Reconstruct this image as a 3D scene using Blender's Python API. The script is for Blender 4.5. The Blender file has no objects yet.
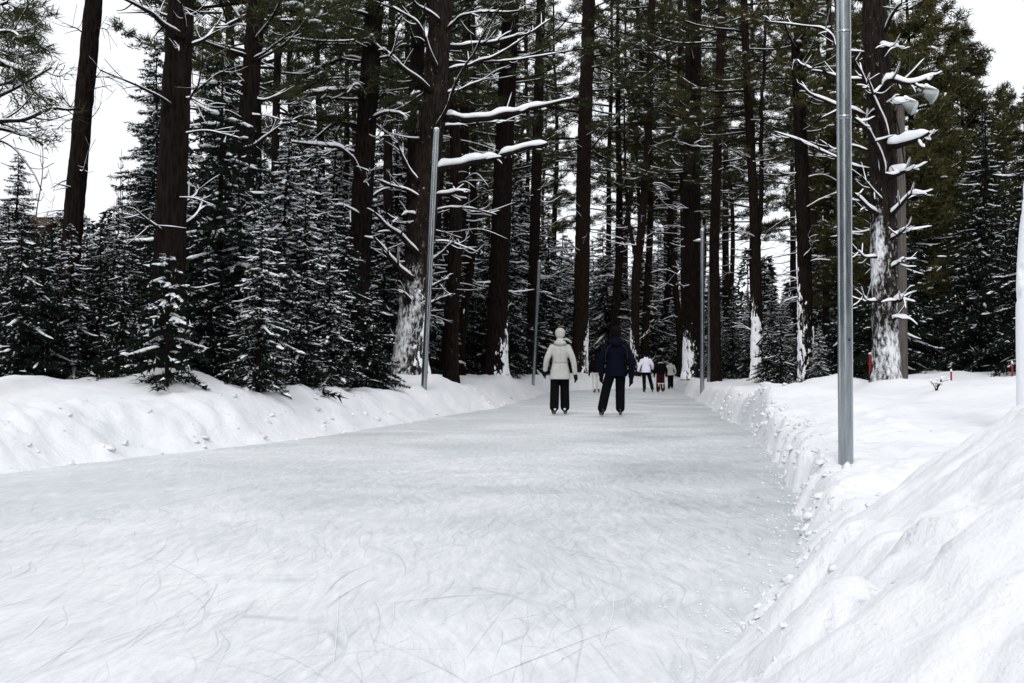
import bpy, math, random
import numpy as np
from mathutils import Vector

random.seed(7)
RNG = np.random.default_rng(11)
scene = bpy.context.scene
col = scene.collection
PI = math.pi

# ------------------------------------------------------------------ camera
FPX, CX, CY, CAMH = 1100.0, 512.0, 341.5, 0.9
PITCH = math.atan((371.0 - CY) / FPX)
cam_data = bpy.data.cameras.new('camera')
cam_data.sensor_width = 36.0
cam_data.lens = FPX / 1024.0 * 36.0
cam_data.clip_start = 0.05
cam_data.clip_end = 3000.0
cam = bpy.data.objects.new('camera', cam_data)
cam.location = (0, 0, CAMH)
cam.rotation_euler = (PI / 2 + PITCH, 0, 0)
col.objects.link(cam)
scene.camera = cam


def P(px, py, d):
    """point at depth d (metres along +Y) seen at a pixel of the photograph"""
    a, u = (px - CX) / FPX, (CY - py) / FPX
    y = math.cos(PITCH) - math.sin(PITCH) * u
    z = math.sin(PITCH) + math.cos(PITCH) * u
    return np.array([a / y * d, d, CAMH + z / y * d])


def X(px, d):
    return (px - CX) / FPX * d


# ------------------------------------------------------------------ noise
def _hash(ix, iy, seed):
    h = (ix * 374761393 + iy * 668265263 + seed * 974711) & 0xFFFFFFFF
    h = ((h ^ (h >> 13)) * 1274126177) & 0xFFFFFFFF
    return ((h ^ (h >> 16)) & 0xFFFF) / 65535.0


def noise(x, y, seed=0):
    x = np.asarray(x, dtype=float); y = np.asarray(y, dtype=float)
    x, y = np.broadcast_arrays(x, y)
    ix = np.floor(x).astype(np.int64); iy = np.floor(y).astype(np.int64)
    fx = x - ix; fy = y - iy
    fx = fx * fx * fx * (fx * (fx * 6 - 15) + 10); fy = fy * fy * fy * (fy * (fy * 6 - 15) + 10)
    a = _hash(ix, iy, seed); b = _hash(ix + 1, iy, seed)
    c = _hash(ix, iy + 1, seed); d = _hash(ix + 1, iy + 1, seed)
    return (a + (b - a) * fx) * (1 - fy) + (c + (d - c) * fx) * fy * 1.0 - 0.5


def fbm(x, y, seed=0, octv=4):
    t = 0.0; a = 1.0; f = 1.0
    for k in range(octv):
        t = t + a * noise(x * f + 17.3 * k, y * f - 9.1 * k, seed + k)
        a *= 0.5; f *= 2.03
    return t


def smooth(t):
    t = np.clip(t, 0, 1)
    return t * t * (3 - 2 * t)


# ------------------------------------------------------------------ mesh helpers
class MB:
    def __init__(self):
        self.V = []; self.F = []; self.n = 0

    def add(self, verts, faces, mat=0):
        verts = np.asarray(verts, dtype=np.float32).reshape(-1, 3)
        faces = np.asarray(faces, dtype=np.int64)
        if len(verts) == 0 or len(faces) == 0:
            return
        self.V.append(verts)
        self.F.append((faces + self.n, mat))
        self.n += len(verts)

    def build(self, name, mats, parent=None, smooth_shade=True, mesh_only=False, origin=None):
        me = bpy.data.meshes.new(name)
        V = np.concatenate(self.V)
        if origin is not None:
            V = V - np.asarray(origin, dtype=np.float32)
        idx = np.concatenate([f.ravel() for f, m in self.F])
        tot = np.concatenate([np.full(len(f), f.shape[1], dtype=np.int64) for f, m in self.F])
        mi = np.concatenate([np.full(len(f), m, dtype=np.int64) for f, m in self.F])
        start = np.concatenate([[0], np.cumsum(tot)[:-1]])
        me.vertices.add(len(V)); me.vertices.foreach_set('co', V.ravel())
        me.loops.add(len(idx)); me.loops.foreach_set('vertex_index', idx.astype(np.int32))
        me.polygons.add(len(tot)); me.polygons.foreach_set('loop_start', start.astype(np.int32))
        if not isinstance(mats, (list, tuple)):
            mats = [mats]
        for m in mats:
            me.materials.append(m)
        me.polygons.foreach_set('material_index', mi.astype(np.int32))
        me.polygons.foreach_set('use_smooth', np.full(len(tot), smooth_shade, dtype=bool))
        me.update(calc_edges=True)
        me.validate()
        if mesh_only:
            return me
        return link(name, me, parent)


def link(name, me, parent=None):
    o = bpy.data.objects.new(name, me)
    col.objects.link(o)
    if parent is not None:
        o.parent = parent
    return o


def thing(name, label, cat, loc=(0, 0, 0), group=None, rz=0.0):
    o = bpy.data.objects.new(name, None)
    o.empty_display_size = 0.2
    o.location = loc; o.rotation_euler = (0, 0, rz)
    col.objects.link(o)
    o['label'] = label; o['category'] = cat
    if group:
        o['group'] = group
    return o


def tag(o, label=None, cat=None, group=None, kind=None):
    if label: o['label'] = label
    if cat: o['category'] = cat
    if group: o['group'] = group
    if kind: o['kind'] = kind
    return o


def spline(pts, n):
    """Catmull-Rom through pts, n samples"""
    p = np.asarray(pts, dtype=float)
    if len(p) == 2:
        t = np.linspace(0, 1, n)[:, None]
        return p[0] * (1 - t) + p[1] * t
    q = np.vstack([2 * p[0] - p[1], p, 2 * p[-1] - p[-2]])
    u = np.linspace(0, len(p) - 1 - 1e-6, n)
    i = np.floor(u).astype(int); t = (u - i)[:, None]
    a, b, c, d = q[i], q[i + 1], q[i + 2], q[i + 3]
    return 0.5 * (2 * b + (c - a) * t + (2 * a - 5 * b + 4 * c - d) * t ** 2 + (3 * b - a - 3 * c + d) * t ** 3)


def frames(pts):
    t = np.gradient(pts, axis=0)
    t /= np.linalg.norm(t, axis=1)[:, None] + 1e-9
    ref = np.array([0, 0, 1.0]) if abs(t[:, 2]).mean() < 0.8 else np.array([1.0, 0, 0])
    s = np.cross(t, ref); s /= np.linalg.norm(s, axis=1)[:, None] + 1e-9
    u = np.cross(s, t)
    return t, s, u


def grid_faces(nr, nc, closed=True):
    i = np.arange(nr - 1)[:, None]
    j = np.arange(nc if closed else nc - 1)[None, :]
    j2 = (j + 1) % nc
    return np.stack([i * nc + j, i * nc + j2, (i + 1) * nc + j2, (i + 1) * nc + j], axis=-1).reshape(-1, 4)


def add_tube(mb, pts, rad, sides=8, mat=0, rough=0.0, seed=0, cap=True):
    pts = np.asarray(pts, dtype=float); rad = np.broadcast_to(np.asarray(rad, dtype=float), (len(pts),))
    t, s, u = frames(pts)
    a = np.arange(sides) / sides * 2 * PI
    r = rad[:, None] * np.ones((1, sides))
    if rough:
        zz = np.arange(len(pts))[:, None] * 0.6
        r = r * (1 + rough * noise(np.cos(a)[None, :] * 2 + 5 * seed, zz + np.sin(a)[None, :] * 2, seed) * 2)
    v = pts[:, None, :] + (np.cos(a)[None, :, None] * s[:, None, :] + np.sin(a)[None, :, None] * u[:, None, :]) * r[:, :, None]
    n = len(pts)
    v = v.reshape(-1, 3)
    mb.add(v, grid_faces(n, sides), mat)
    if cap:
        for k, flip in ((0, True), (n - 1, False)):
            ring = v[k * sides:(k + 1) * sides]
            c = pts[k]
            vv = np.vstack([ring, c])
            j = np.arange(sides)
            f = np.stack([j, (j + 1) % sides, np.full(sides, sides)], axis=1)
            if flip: f = f[:, ::-1]
            mb.add(vv, f, mat)


def add_snow_ridge(mb, pts, rad, thick, seed=0, mat=0, sides=8, breaks=True):
    """snow lying along the top of a limb"""
    pts = np.asarray(pts); n = len(pts)
    rad = np.broadcast_to(np.asarray(rad, dtype=float), (n,))
    cuts = [(0, n - 1)]
    rg = random.Random(seed)
    if breaks and n > 12:
        k = rg.choice((0, 0, 1))
        if k:
            cs = sorted(rg.sample(range(4, n - 4), k))
            cuts = []; a = 0
            for c in cs:
                if c - a > 3: cuts.append((a, c))
                a = c + rg.randint(0, 2)
            if n - 1 - a > 3: cuts.append((a, n - 1))
    for a, b in cuts:
        p = pts[a:b + 1]; r = rad[a:b + 1]; m = len(p)
        if m < 3: continue
        t, s, _ = frames(p)
        hs = np.stack([t[:, 1], -t[:, 0], np.zeros(m)], 1)
        hl = np.linalg.norm(hs, axis=1)[:, None]
        hs = np.where(hl > 0.05, hs / (hl + 1e-6), s)
        up = np.cross(hs, t); up *= np.sign(up[:, 2:3] + 1e-6)
        flat = np.clip(1.3 - np.abs(t[:, 2]) * 1.0, 0.3, 1)
        e = np.linspace(0, 1, m)
        end = np.clip(np.minimum(e, 1 - e) * 7, 0.02, 1) ** 0.5
        nz = 0.72 + 0.55 * noise(np.arange(m) * 0.33 + seed * 3.1, seed * 1.7, seed)
        h = thick * flat * end * nz * (1.12 - .5 * np.linspace(a, b, m) / (n - 1))
        w = (r * 1.0 + thick * 0.2) * end * (0.9 + 0.5 * noise(np.arange(m) * 0.6 + seed, 4.2, seed + 5))
        c = p + up * (r * 0.55 + h * 0.25)[:, None]
        ph = np.arange(sides) / sides * 2 * PI
        sn = np.where(np.sin(ph) > 0, np.sin(ph), np.sin(ph) * 0.35)
        v = c[:, None, :] + hs[:, None, :] * (w[:, None] * np.cos(ph))[:, :, None] + up[:, None, :] * (h[:, None] * sn)[:, :, None]
        mb.add(v.reshape(-1, 3), grid_faces(m, sides), mat)


_SPH = {}


def sphere_unit(nu, nv):
    if (nu, nv) not in _SPH:
        th = np.linspace(0.12, PI - 0.12, nv); ph = np.arange(nu) / nu * 2 * PI
        v = np.stack([np.sin(th)[:, None] * np.cos(ph), np.sin(th)[:, None] * np.sin(ph), np.cos(th)[:, None] * np.ones(nu)], -1).reshape(-1, 3)
        v = np.vstack([v, [0, 0, 1], [0, 0, -1]])
        f = grid_faces(nv, nu)[:, ::-1]
        j = np.arange(nu)
        top = np.stack([j, (j + 1) % nu, np.full(nu, nu * nv)], 1)
        bot = np.stack([(j + 1) % nu + (nv - 1) * nu, j + (nv - 1) * nu, np.full(nu, nu * nv + 1)], 1)
        _SPH[(nu, nv)] = (v, f, np.vstack([top, bot]))
    return _SPH[(nu, nv)]


def add_ellipsoid(mb, c, r, mat=0, nu=16, nv=10):
    v, f, t = sphere_unit(nu, nv)
    vv = v * np.asarray(r) + np.asarray(c)
    mb.add(vv, f, mat); mb.V[-1] = mb.V[-1]
    mb.add(vv, t, mat)


def add_lumps(mb, C, D, S, mat=0, nu=7, nv=4, rng=RNG, jitter=.30):
    """many snow lumps: centres C, long axis D (unit), sizes S (len, width, height)"""
    N = len(C)
    if N == 0: return
    v, f, t = sphere_unit(nu, nv)
    K = len(v)
    side = np.stack([D[:, 1], -D[:, 0], np.zeros(N)], 1)
    side /= np.linalg.norm(side, axis=1)[:, None] + 1e-6
    up = np.cross(side, D)
    jit = 1 + jitter * (rng.random((N, K)) - 0.5)
    w = v[None] * jit[:, :, None]
    z = np.where(w[:, :, 2] > 0, w[:, :, 2], w[:, :, 2] * 0.35)
    vv = C[:, None, :] + D[:, None, :] * (w[:, :, 0] * S[:, 0:1])[:, :, None] + side[:, None, :] * (w[:, :, 1] * S[:, 1:2])[:, :, None] + up[:, None, :] * (z * S[:, 2:3])[:, :, None]
    off = (np.arange(N) * K)[:, None, None]
    base = mb.n
    mb.V.append(vv.reshape(-1, 3).astype(np.float32)); mb.n += N * K
    mb.F.append(((f[None] + off).reshape(-1, 4) + base, mat))
    mb.F.append(((t[None] + off).reshape(-1, 3) + base, mat))


def add_blades(mb, B, D, L, W, mat=0, rng=RNG):
    N = len(B)
    if N == 0: return
    D = D / (np.linalg.norm(D, axis=1)[:, None] + 1e-9)
    s = np.cross(D, rng.normal(size=(N, 3))); s /= np.linalg.norm(s, axis=1)[:, None] + 1e-9
    L = np.broadcast_to(L, (N,))[:, None]; W = np.broadcast_to(W, (N,))[:, None]
    v = np.stack([B + s * W * 0.5, B - s * W * 0.5, B + D * L], 1).reshape(-1, 3)
    mb.add(v, np.arange(3 * N).reshape(N, 3), mat)


# ------------------------------------------------------------------ materials
def new_mat(name):
    m = bpy.data.materials.new(name); m.use_nodes = True
    nt = m.node_tree
    return m, nt, nt.nodes['Principled BSDF']


def nd(nt, typ, **kw):
    n = nt.nodes.new(typ)
    for k, v in kw.items():
        if k in n.inputs.keys(): n.inputs[k].default_value = v
        else: setattr(n, k, v)
    return n


def ramp(nt, fac, stops):
    r = nt.nodes.new('ShaderNodeValToRGB')
    el = r.color_ramp.elements
    el[0].position, el[0].color = stops[0][0], (*stops[0][1], 1)
    el[1].position, el[1].color = stops[-1][0], (*stops[-1][1], 1)
    for p, c in stops[1:-1]:
        e = el.new(p); e.color = (*c, 1)
    nt.links.new(fac, r.inputs[0])
    return r


def coords(nt, scale=(1, 1, 1), kind='Object', rot=(0, 0, 0)):
    tc = nt.nodes.new('ShaderNodeTexCoord')
    mp = nt.nodes.new('ShaderNodeMapping')
    mp.inputs['Scale'].default_value = scale
    mp.inputs['Rotation'].default_value = rot
    nt.links.new(tc.outputs[kind], mp.inputs[0])
    return mp.outputs[0]


def bump(nt, height, b, strength, dist, prev=None):
    n = nd(nt, 'ShaderNodeBump', Strength=strength, Distance=dist)
    nt.links.new(height, n.inputs['Height'])
    if prev is not None: nt.links.new(prev, n.inputs['Normal'])
    if b is not None: nt.links.new(n.outputs[0], b.inputs['Normal'])
    return n.outputs[0]


def mat_snow_ground():
    m, nt, b = new_mat('ground snow')
    v = coords(nt)
    n1 = nd(nt, 'ShaderNodeTexNoise', Scale=1.1, Detail=5.0, Roughness=0.6); nt.links.new(v, n1.inputs['Vector'])
    r = ramp(nt, n1.outputs['Fac'], [(0.25, (0.73, 0.745, 0.78)), (0.7, (0.83, 0.835, 0.85))])
    nt.links.new(r.outputs[0], b.inputs['Base Color'])
    b.inputs['Roughness'].default_value = 0.65
    b.inputs['Specular IOR Level'].default_value = 0.25
    n2 = nd(nt, 'ShaderNodeTexNoise', Scale=9.0, Detail=6.0, Roughness=0.62); nt.links.new(v, n2.inputs['Vector'])
    n3 = nd(nt, 'ShaderNodeTexNoise', Scale=90.0, Detail=3.0); nt.links.new(v, n3.inputs['Vector'])
    p = bump(nt, n2.outputs['Fac'], None, 0.42, 0.05)
    bump(nt, n3.outputs['Fac'], b, 0.22, 0.006, p)
    return m


def mat_snow():
    m, nt, b = new_mat('lying snow')
    v = coords(nt)
    b.inputs['Base Color'].default_value = (0.86, 0.875, 0.905, 1)
    b.inputs['Roughness'].default_value = 0.7
    b.inputs['Specular IOR Level'].default_value = 0.2
    n2 = nd(nt, 'ShaderNodeTexNoise', Scale=22.0, Detail=4.0); nt.links.new(v, n2.inputs['Vector'])
    bump(nt, n2.outputs['Fac'], b, 0.4, 0.02)
    return m


def mat_ice():
    m, nt, b = new_mat('skated ice')
    v = coords(nt, rot=(0, 0, math.radians(9)))
    big = nd(nt, 'ShaderNodeTexNoise', Scale=0.55, Detail=5.0, Roughness=0.6, Distortion=0.4); nt.links.new(v, big.inputs['Vector'])
    # drier, snow dusted ice away from the right bank; clearer grey ice beside it
    tc = nt.nodes.new('ShaderNodeTexCoord'); sep = nt.nodes.new('ShaderNodeSeparateXYZ'); nt.links.new(tc.outputs['Object'], sep.inputs[0])
    sx = nd(nt, 'ShaderNodeMath', operation='MULTIPLY_ADD'); sx.inputs[1].default_value = -0.16; nt.links.new(sep.outputs['Y'], sx.inputs[0]); nt.links.new(sep.outputs['X'], sx.inputs[2])
    mr = nd(nt, 'ShaderNodeMapRange'); nt.links.new(sx.outputs[0], mr.inputs[0])
    mr.inputs['From Min'].default_value = -1.9; mr.inputs['From Max'].default_value = 0.7
    mr.inputs['To Min'].default_value = 0.05; mr.inputs['To Max'].default_value = -0.10
    far = nd(nt, 'ShaderNodeMapRange'); nt.links.new(sep.outputs['Y'], far.inputs[0])
    far.inputs['From Min'].default_value = 3.2; far.inputs['From Max'].default_value = 7.0
    far.inputs['To Min'].default_value = 0.17; far.inputs['To Max'].default_value = 0.0
    def warped(scale, rot, amt, wseed):
        t = nt.nodes.new('ShaderNodeTexCoord')
        w = nd(nt, 'ShaderNodeTexNoise', Scale=0.5, Detail=2.0)
        mo = nd(nt, 'ShaderNodeMapping'); mo.inputs['Location'].default_value = (wseed, wseed * .7, 0); nt.links.new(t.outputs['Object'], mo.inputs[0]); nt.links.new(mo.outputs[0], w.inputs['Vector'])
        vm = nd(nt, 'ShaderNodeVectorMath', operation='MULTIPLY_ADD'); nt.links.new(w.outputs['Color'], vm.inputs[0]); vm.inputs[1].default_value = (amt, amt, 0); nt.links.new(mo.outputs[0], vm.inputs[2])
        mp = nd(nt, 'ShaderNodeMapping'); mp.inputs['Scale'].default_value = scale; mp.inputs['Rotation'].default_value = (0, 0, rot); nt.links.new(vm.outputs[0], mp.inputs[0])
        return mp.outputs[0]
    v2 = warped((4.0, 0.55, 1), math.radians(12), .9, 3.0)
    st = nd(nt, 'ShaderNodeTexNoise', Scale=5.0, Detail=8.0, Roughness=0.75); nt.links.new(v2, st.inputs['Vector'])
    v3 = warped((4.0, 0.55, 1), math.radians(34), 1.1, 11.0)
    st2 = nd(nt, 'ShaderNodeTexNoise', Scale=6.0, Detail=8.0, Roughness=0.75); nt.links.new(v3, st2.inputs['Vector'])
    lines = None
    for sc, ro, am, ws, wd in (((2.6, .22, 1), 10, .8, 5.0, .008), ((3.0, .26, 1), -14, .9, 21.0, .008), ((2.6, .24, 1), 33, 1.0, 33.0, .009), ((3.6, .30, 1), 58, 1.0, 47.0, .010), ((5.0, .45, 1), 4, 1.2, 58.0, .012), ((6.0, .5, 1), 24, 1.0, 71.0, .014)):
        vo = nd(nt, 'ShaderNodeTexVoronoi', feature='DISTANCE_TO_EDGE', Scale=1.0); nt.links.new(warped(sc, math.radians(ro), am, ws), vo.inputs['Vector'])
        m1 = nd(nt, 'ShaderNodeMapRange'); nt.links.new(vo.outputs['Distance'], m1.inputs[0]); m1.inputs['From Min'].default_value = 0.0; m1.inputs['From Max'].default_value = wd; m1.inputs['To Min'].default_value = 1.0; m1.inputs['To Max'].default_value = 0.0
        mk = nd(nt, 'ShaderNodeTexNoise', Scale=1.6, Detail=3.0); nt.links.new(warped((1, 1, 1), 0, 0, ws + 2), mk.inputs['Vector'])
        m2 = nd(nt, 'ShaderNodeMapRange'); nt.links.new(mk.outputs['Fac'], m2.inputs[0]); m2.inputs['From Min'].default_value = .47; m2.inputs['From Max'].default_value = .62
        mm = nd(nt, 'ShaderNodeMath', operation='MULTIPLY'); nt.links.new(m1.outputs[0], mm.inputs[0]); nt.links.new(m2.outputs[0], mm.inputs[1])
        if lines is None: lines = mm.outputs[0]
        else:
            mx = nd(nt, 'ShaderNodeMath', operation='MAXIMUM'); nt.links.new(lines, mx.inputs[0]); nt.links.new(mm.outputs[0], mx.inputs[1]); lines = mx.outputs[0]
    fine = nd(nt, 'ShaderNodeTexNoise', Scale=38.0, Detail=5.0, Roughness=0.7); nt.links.new(v, fine.inputs['Vector'])
    def mad(a, k, c=None, cv=0.0):
        n = nd(nt, 'ShaderNodeMath', operation='MULTIPLY_ADD'); n.inputs[1].default_value = k; nt.links.new(a, n.inputs[0])
        if c is not None: nt.links.new(c, n.inputs[2])
        else: n.inputs[2].default_value = cv
        return n.outputs[0]
    s = mad(big.outputs['Fac'], 0.62, None, -0.10)
    s = mad(st.outputs['Fac'], 0.52, s)
    s = mad(st2.outputs['Fac'], 0.46, s)
    s = mad(fine.outputs['Fac'], 0.16, s, 0)
    s = mad(s, 1.0, None, -0.17)
    s = mad(mr.outputs[0], 1.0, s)
    s = mad(far.outputs[0], 1.0, s)
    r = ramp(nt, s, [(0.36, (0.385, 0.418, 0.430)), (0.50, (0.488, 0.516, 0.532)), (0.66, (0.612, 0.633, 0.653)), (0.86, (0.785, 0.796, 0.814))])
    lm = nd(nt, 'ShaderNodeMix', data_type='RGBA')
    lf = nd(nt, 'ShaderNodeMath', operation='MULTIPLY'); lf.inputs[1].default_value = .5; nt.links.new(lines, lf.inputs[0])
    nt.links.new(lf.outputs[0], lm.inputs[0]); nt.links.new(r.outputs[0], lm.inputs[6]); lm.inputs[7].default_value = (0.36, 0.40, 0.42, 1)
    nt.links.new(lm.outputs[2], b.inputs['Base Color'])
    rr = nd(nt, 'ShaderNodeMapRange'); nt.links.new(s, rr.inputs[0])
    rr.inputs['From Min'].default_value = 0.42; rr.inputs['From Max'].default_value = 0.7
    rr.inputs['To Min'].default_value = 0.38; rr.inputs['To Max'].default_value = 0.75
    nt.links.new(rr.outputs[0], b.inputs['Roughness'])
    b.inputs['Specular IOR Level'].default_value = 0.22
    p = bump(nt, st.outputs['Fac'], None, 0.25, 0.012)
    p = bump(nt, st2.outputs['Fac'], None, 0.2, 0.01, p)
    bump(nt, fine.outputs['Fac'], b, 0.3, 0.006, p)
    return m


def mat_mark(name, c0, c1):
    m, nt, b = new_mat(name)
    v = coords(nt)
    n = nd(nt, 'ShaderNodeTexNoise', Scale=3.5, Detail=5.0, Roughness=0.75); nt.links.new(v, n.inputs['Vector'])
    r = ramp(nt, n.outputs['Fac'], [(0.38, c0), (0.62, c1)])
    nt.links.new(r.outputs[0], b.inputs['Base Color'])
    b.inputs['Roughness'].default_value = 0.6
    b.inputs['Specular IOR Level'].default_value = 0.2
    return m


def mat_bark(name, dark, light, scale=(14, 14, 2.2), flecks=0.0):
    m, nt, b = new_mat(name)
    v = coords(nt, scale=scale)
    vo = nd(nt, 'ShaderNodeTexVoronoi', Scale=1.6); nt.links.new(v, vo.inputs['Vector'])
    n = nd(nt, 'ShaderNodeTexNoise', Scale=2.2, Detail=7.0, Roughness=0.65); nt.links.new(v, n.inputs['Vector'])
    mx = nd(nt, 'ShaderNodeMath', operation='MULTIPLY'); nt.links.new(vo.outputs['Distance'], mx.inputs[0]); nt.links.new(n.outputs['Fac'], mx.inputs[1])
    r = ramp(nt, mx.outputs[0], [(0.05, dark), (0.5, light)])
    out = r.outputs[0]
    if flecks:
        v2 = coords(nt, scale=(9, 9, 5))
        f = nd(nt, 'ShaderNodeTexNoise', Scale=2.6, Detail=5.0, Roughness=0.7); nt.links.new(v2, f.inputs['Vector'])
        fr = ramp(nt, f.outputs['Fac'], [(0.72 - flecks, (0, 0, 0)), (0.76 - flecks, (1, 1, 1))])
        mix = nd(nt, 'ShaderNodeMix', data_type='RGBA')
        nt.links.new(fr.outputs[0], mix.inputs[0]); nt.links.new(out, mix.inputs[6]); mix.inputs[7].default_value = (0.8, 0.82, 0.85, 1)
        out = mix.outputs[2]
    at = nd(nt, 'ShaderNodeAttribute', attribute_name='plaster')      # how much wind driven snow sticks here
    v3 = coords(nt, scale=(1, 1, .42))
    p1 = nd(nt, 'ShaderNodeTexNoise', Scale=16.0, Detail=6.0, Roughness=0.72); nt.links.new(v3, p1.inputs['Vector'])
    p2 = nd(nt, 'ShaderNodeMath', operation='MULTIPLY_ADD'); nt.links.new(p1.outputs['Fac'], p2.inputs[0]); p2.inputs[1].default_value = 1.7; nt.links.new(at.outputs['Fac'], p2.inputs[2])
    p3 = nd(nt, 'ShaderNodeMapRange'); nt.links.new(p2.outputs[0], p3.inputs[0])
    p3.inputs['From Min'].default_value = 1.08; p3.inputs['From Max'].default_value = 1.42
    mixp = nd(nt, 'ShaderNodeMix', data_type='RGBA')
    nt.links.new(p3.outputs[0], mixp.inputs[0]); nt.links.new(out, mixp.inputs[6]); mixp.inputs[7].default_value = (0.76, 0.775, 0.80, 1)
    out = mixp.outputs[2]
    nt.links.new(out, b.inputs['Base Color'])
    b.inputs['Roughness'].default_value = 0.9
    b.inputs['Specular IOR Level'].default_value = 0.04
    bump(nt, mx.outputs[0], b, 0.9, 0.05)
    return m


def mat_needles(name, c0, c1):
    m, nt, b = new_mat(name)
    oi = nt.nodes.new('ShaderNodeObjectInfo')
    v = coords(nt)
    n = nd(nt, 'ShaderNodeTexNoise', Scale=1.3, Detail=4.0, Roughness=0.7); nt.links.new(v, n.inputs['Vector'])
    ad = nd(nt, 'ShaderNodeMath', operation='MULTIPLY_ADD'); nt.links.new(oi.outputs['Random'], ad.inputs[0]); ad.inputs[1].default_value = 0.3
    nt.links.new(n.outputs['Fac'], ad.inputs[2])
    r = ramp(nt, ad.outputs[0], [(0.4, c0), (0.9, c1)])
    nt.links.new(r.outputs[0], b.inputs['Base Color'])
    b.inputs['Roughness'].default_value = 0.7
    b.inputs['Specular IOR Level'].default_value = 0.05
    return m


def mat_plain(name, c, rough=0.7, metal=0.0, noise_amt=0.15, scale=20.0, bmp=0.2, dist=0.01, spec=None):
    m, nt, b = new_mat(name)
    v = coords(nt)
    n = nd(nt, 'ShaderNodeTexNoise', Scale=scale, Detail=4.0); nt.links.new(v, n.inputs['Vector'])
    r = ramp(nt, n.outputs['Fac'], [(0.3, tuple(x * (1 - noise_amt) for x in c)), (0.7, tuple(min(1, x * (1 + noise_amt)) for x in c))])
    nt.links.new(r.outputs[0], b.inputs['Base Color'])
    b.inputs['Roughness'].default_value = rough
    b.inputs['Metallic'].default_value = metal
    b.inputs['Specular IOR Level'].default_value = (0.03 if rough >= .6 and max(c) < .1 else 0.25) if spec is None else spec
    if bmp: bump(nt, n.outputs['Fac'], b, bmp, dist)
    return m


def mat_steel():
    m, nt, b = new_mat('galvanised steel')
    v = coords(nt, scale=(30, 30, 3))
    n = nd(nt, 'ShaderNodeTexNoise', Scale=1.5, Detail=5.0, Roughness=0.6); nt.links.new(v, n.inputs['Vector'])
    vo = nd(nt, 'ShaderNodeTexVoronoi', Scale=2.0); nt.links.new(v, vo.inputs['Vector'])
    r = ramp(nt, n.outputs['Fac'], [(0.3, (0.24, 0.27, 0.29)), (0.7, (0.44, 0.47, 0.485))])
    nt.links.new(r.outputs[0], b.inputs['Base Color'])
    rr = nd(nt, 'ShaderNodeMapRange'); nt.links.new(n.outputs['Fac'], rr.inputs[0])
    rr.inputs['To Min'].default_value = 0.14; rr.inputs['To Max'].default_value = 0.32
    nt.links.new(rr.outputs[0], b.inputs['Roughness'])
    b.inputs['Metallic'].default_value = 0.95
    bump(nt, vo.outputs['Distance'], b, 0.03, 0.001)
    return m


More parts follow.
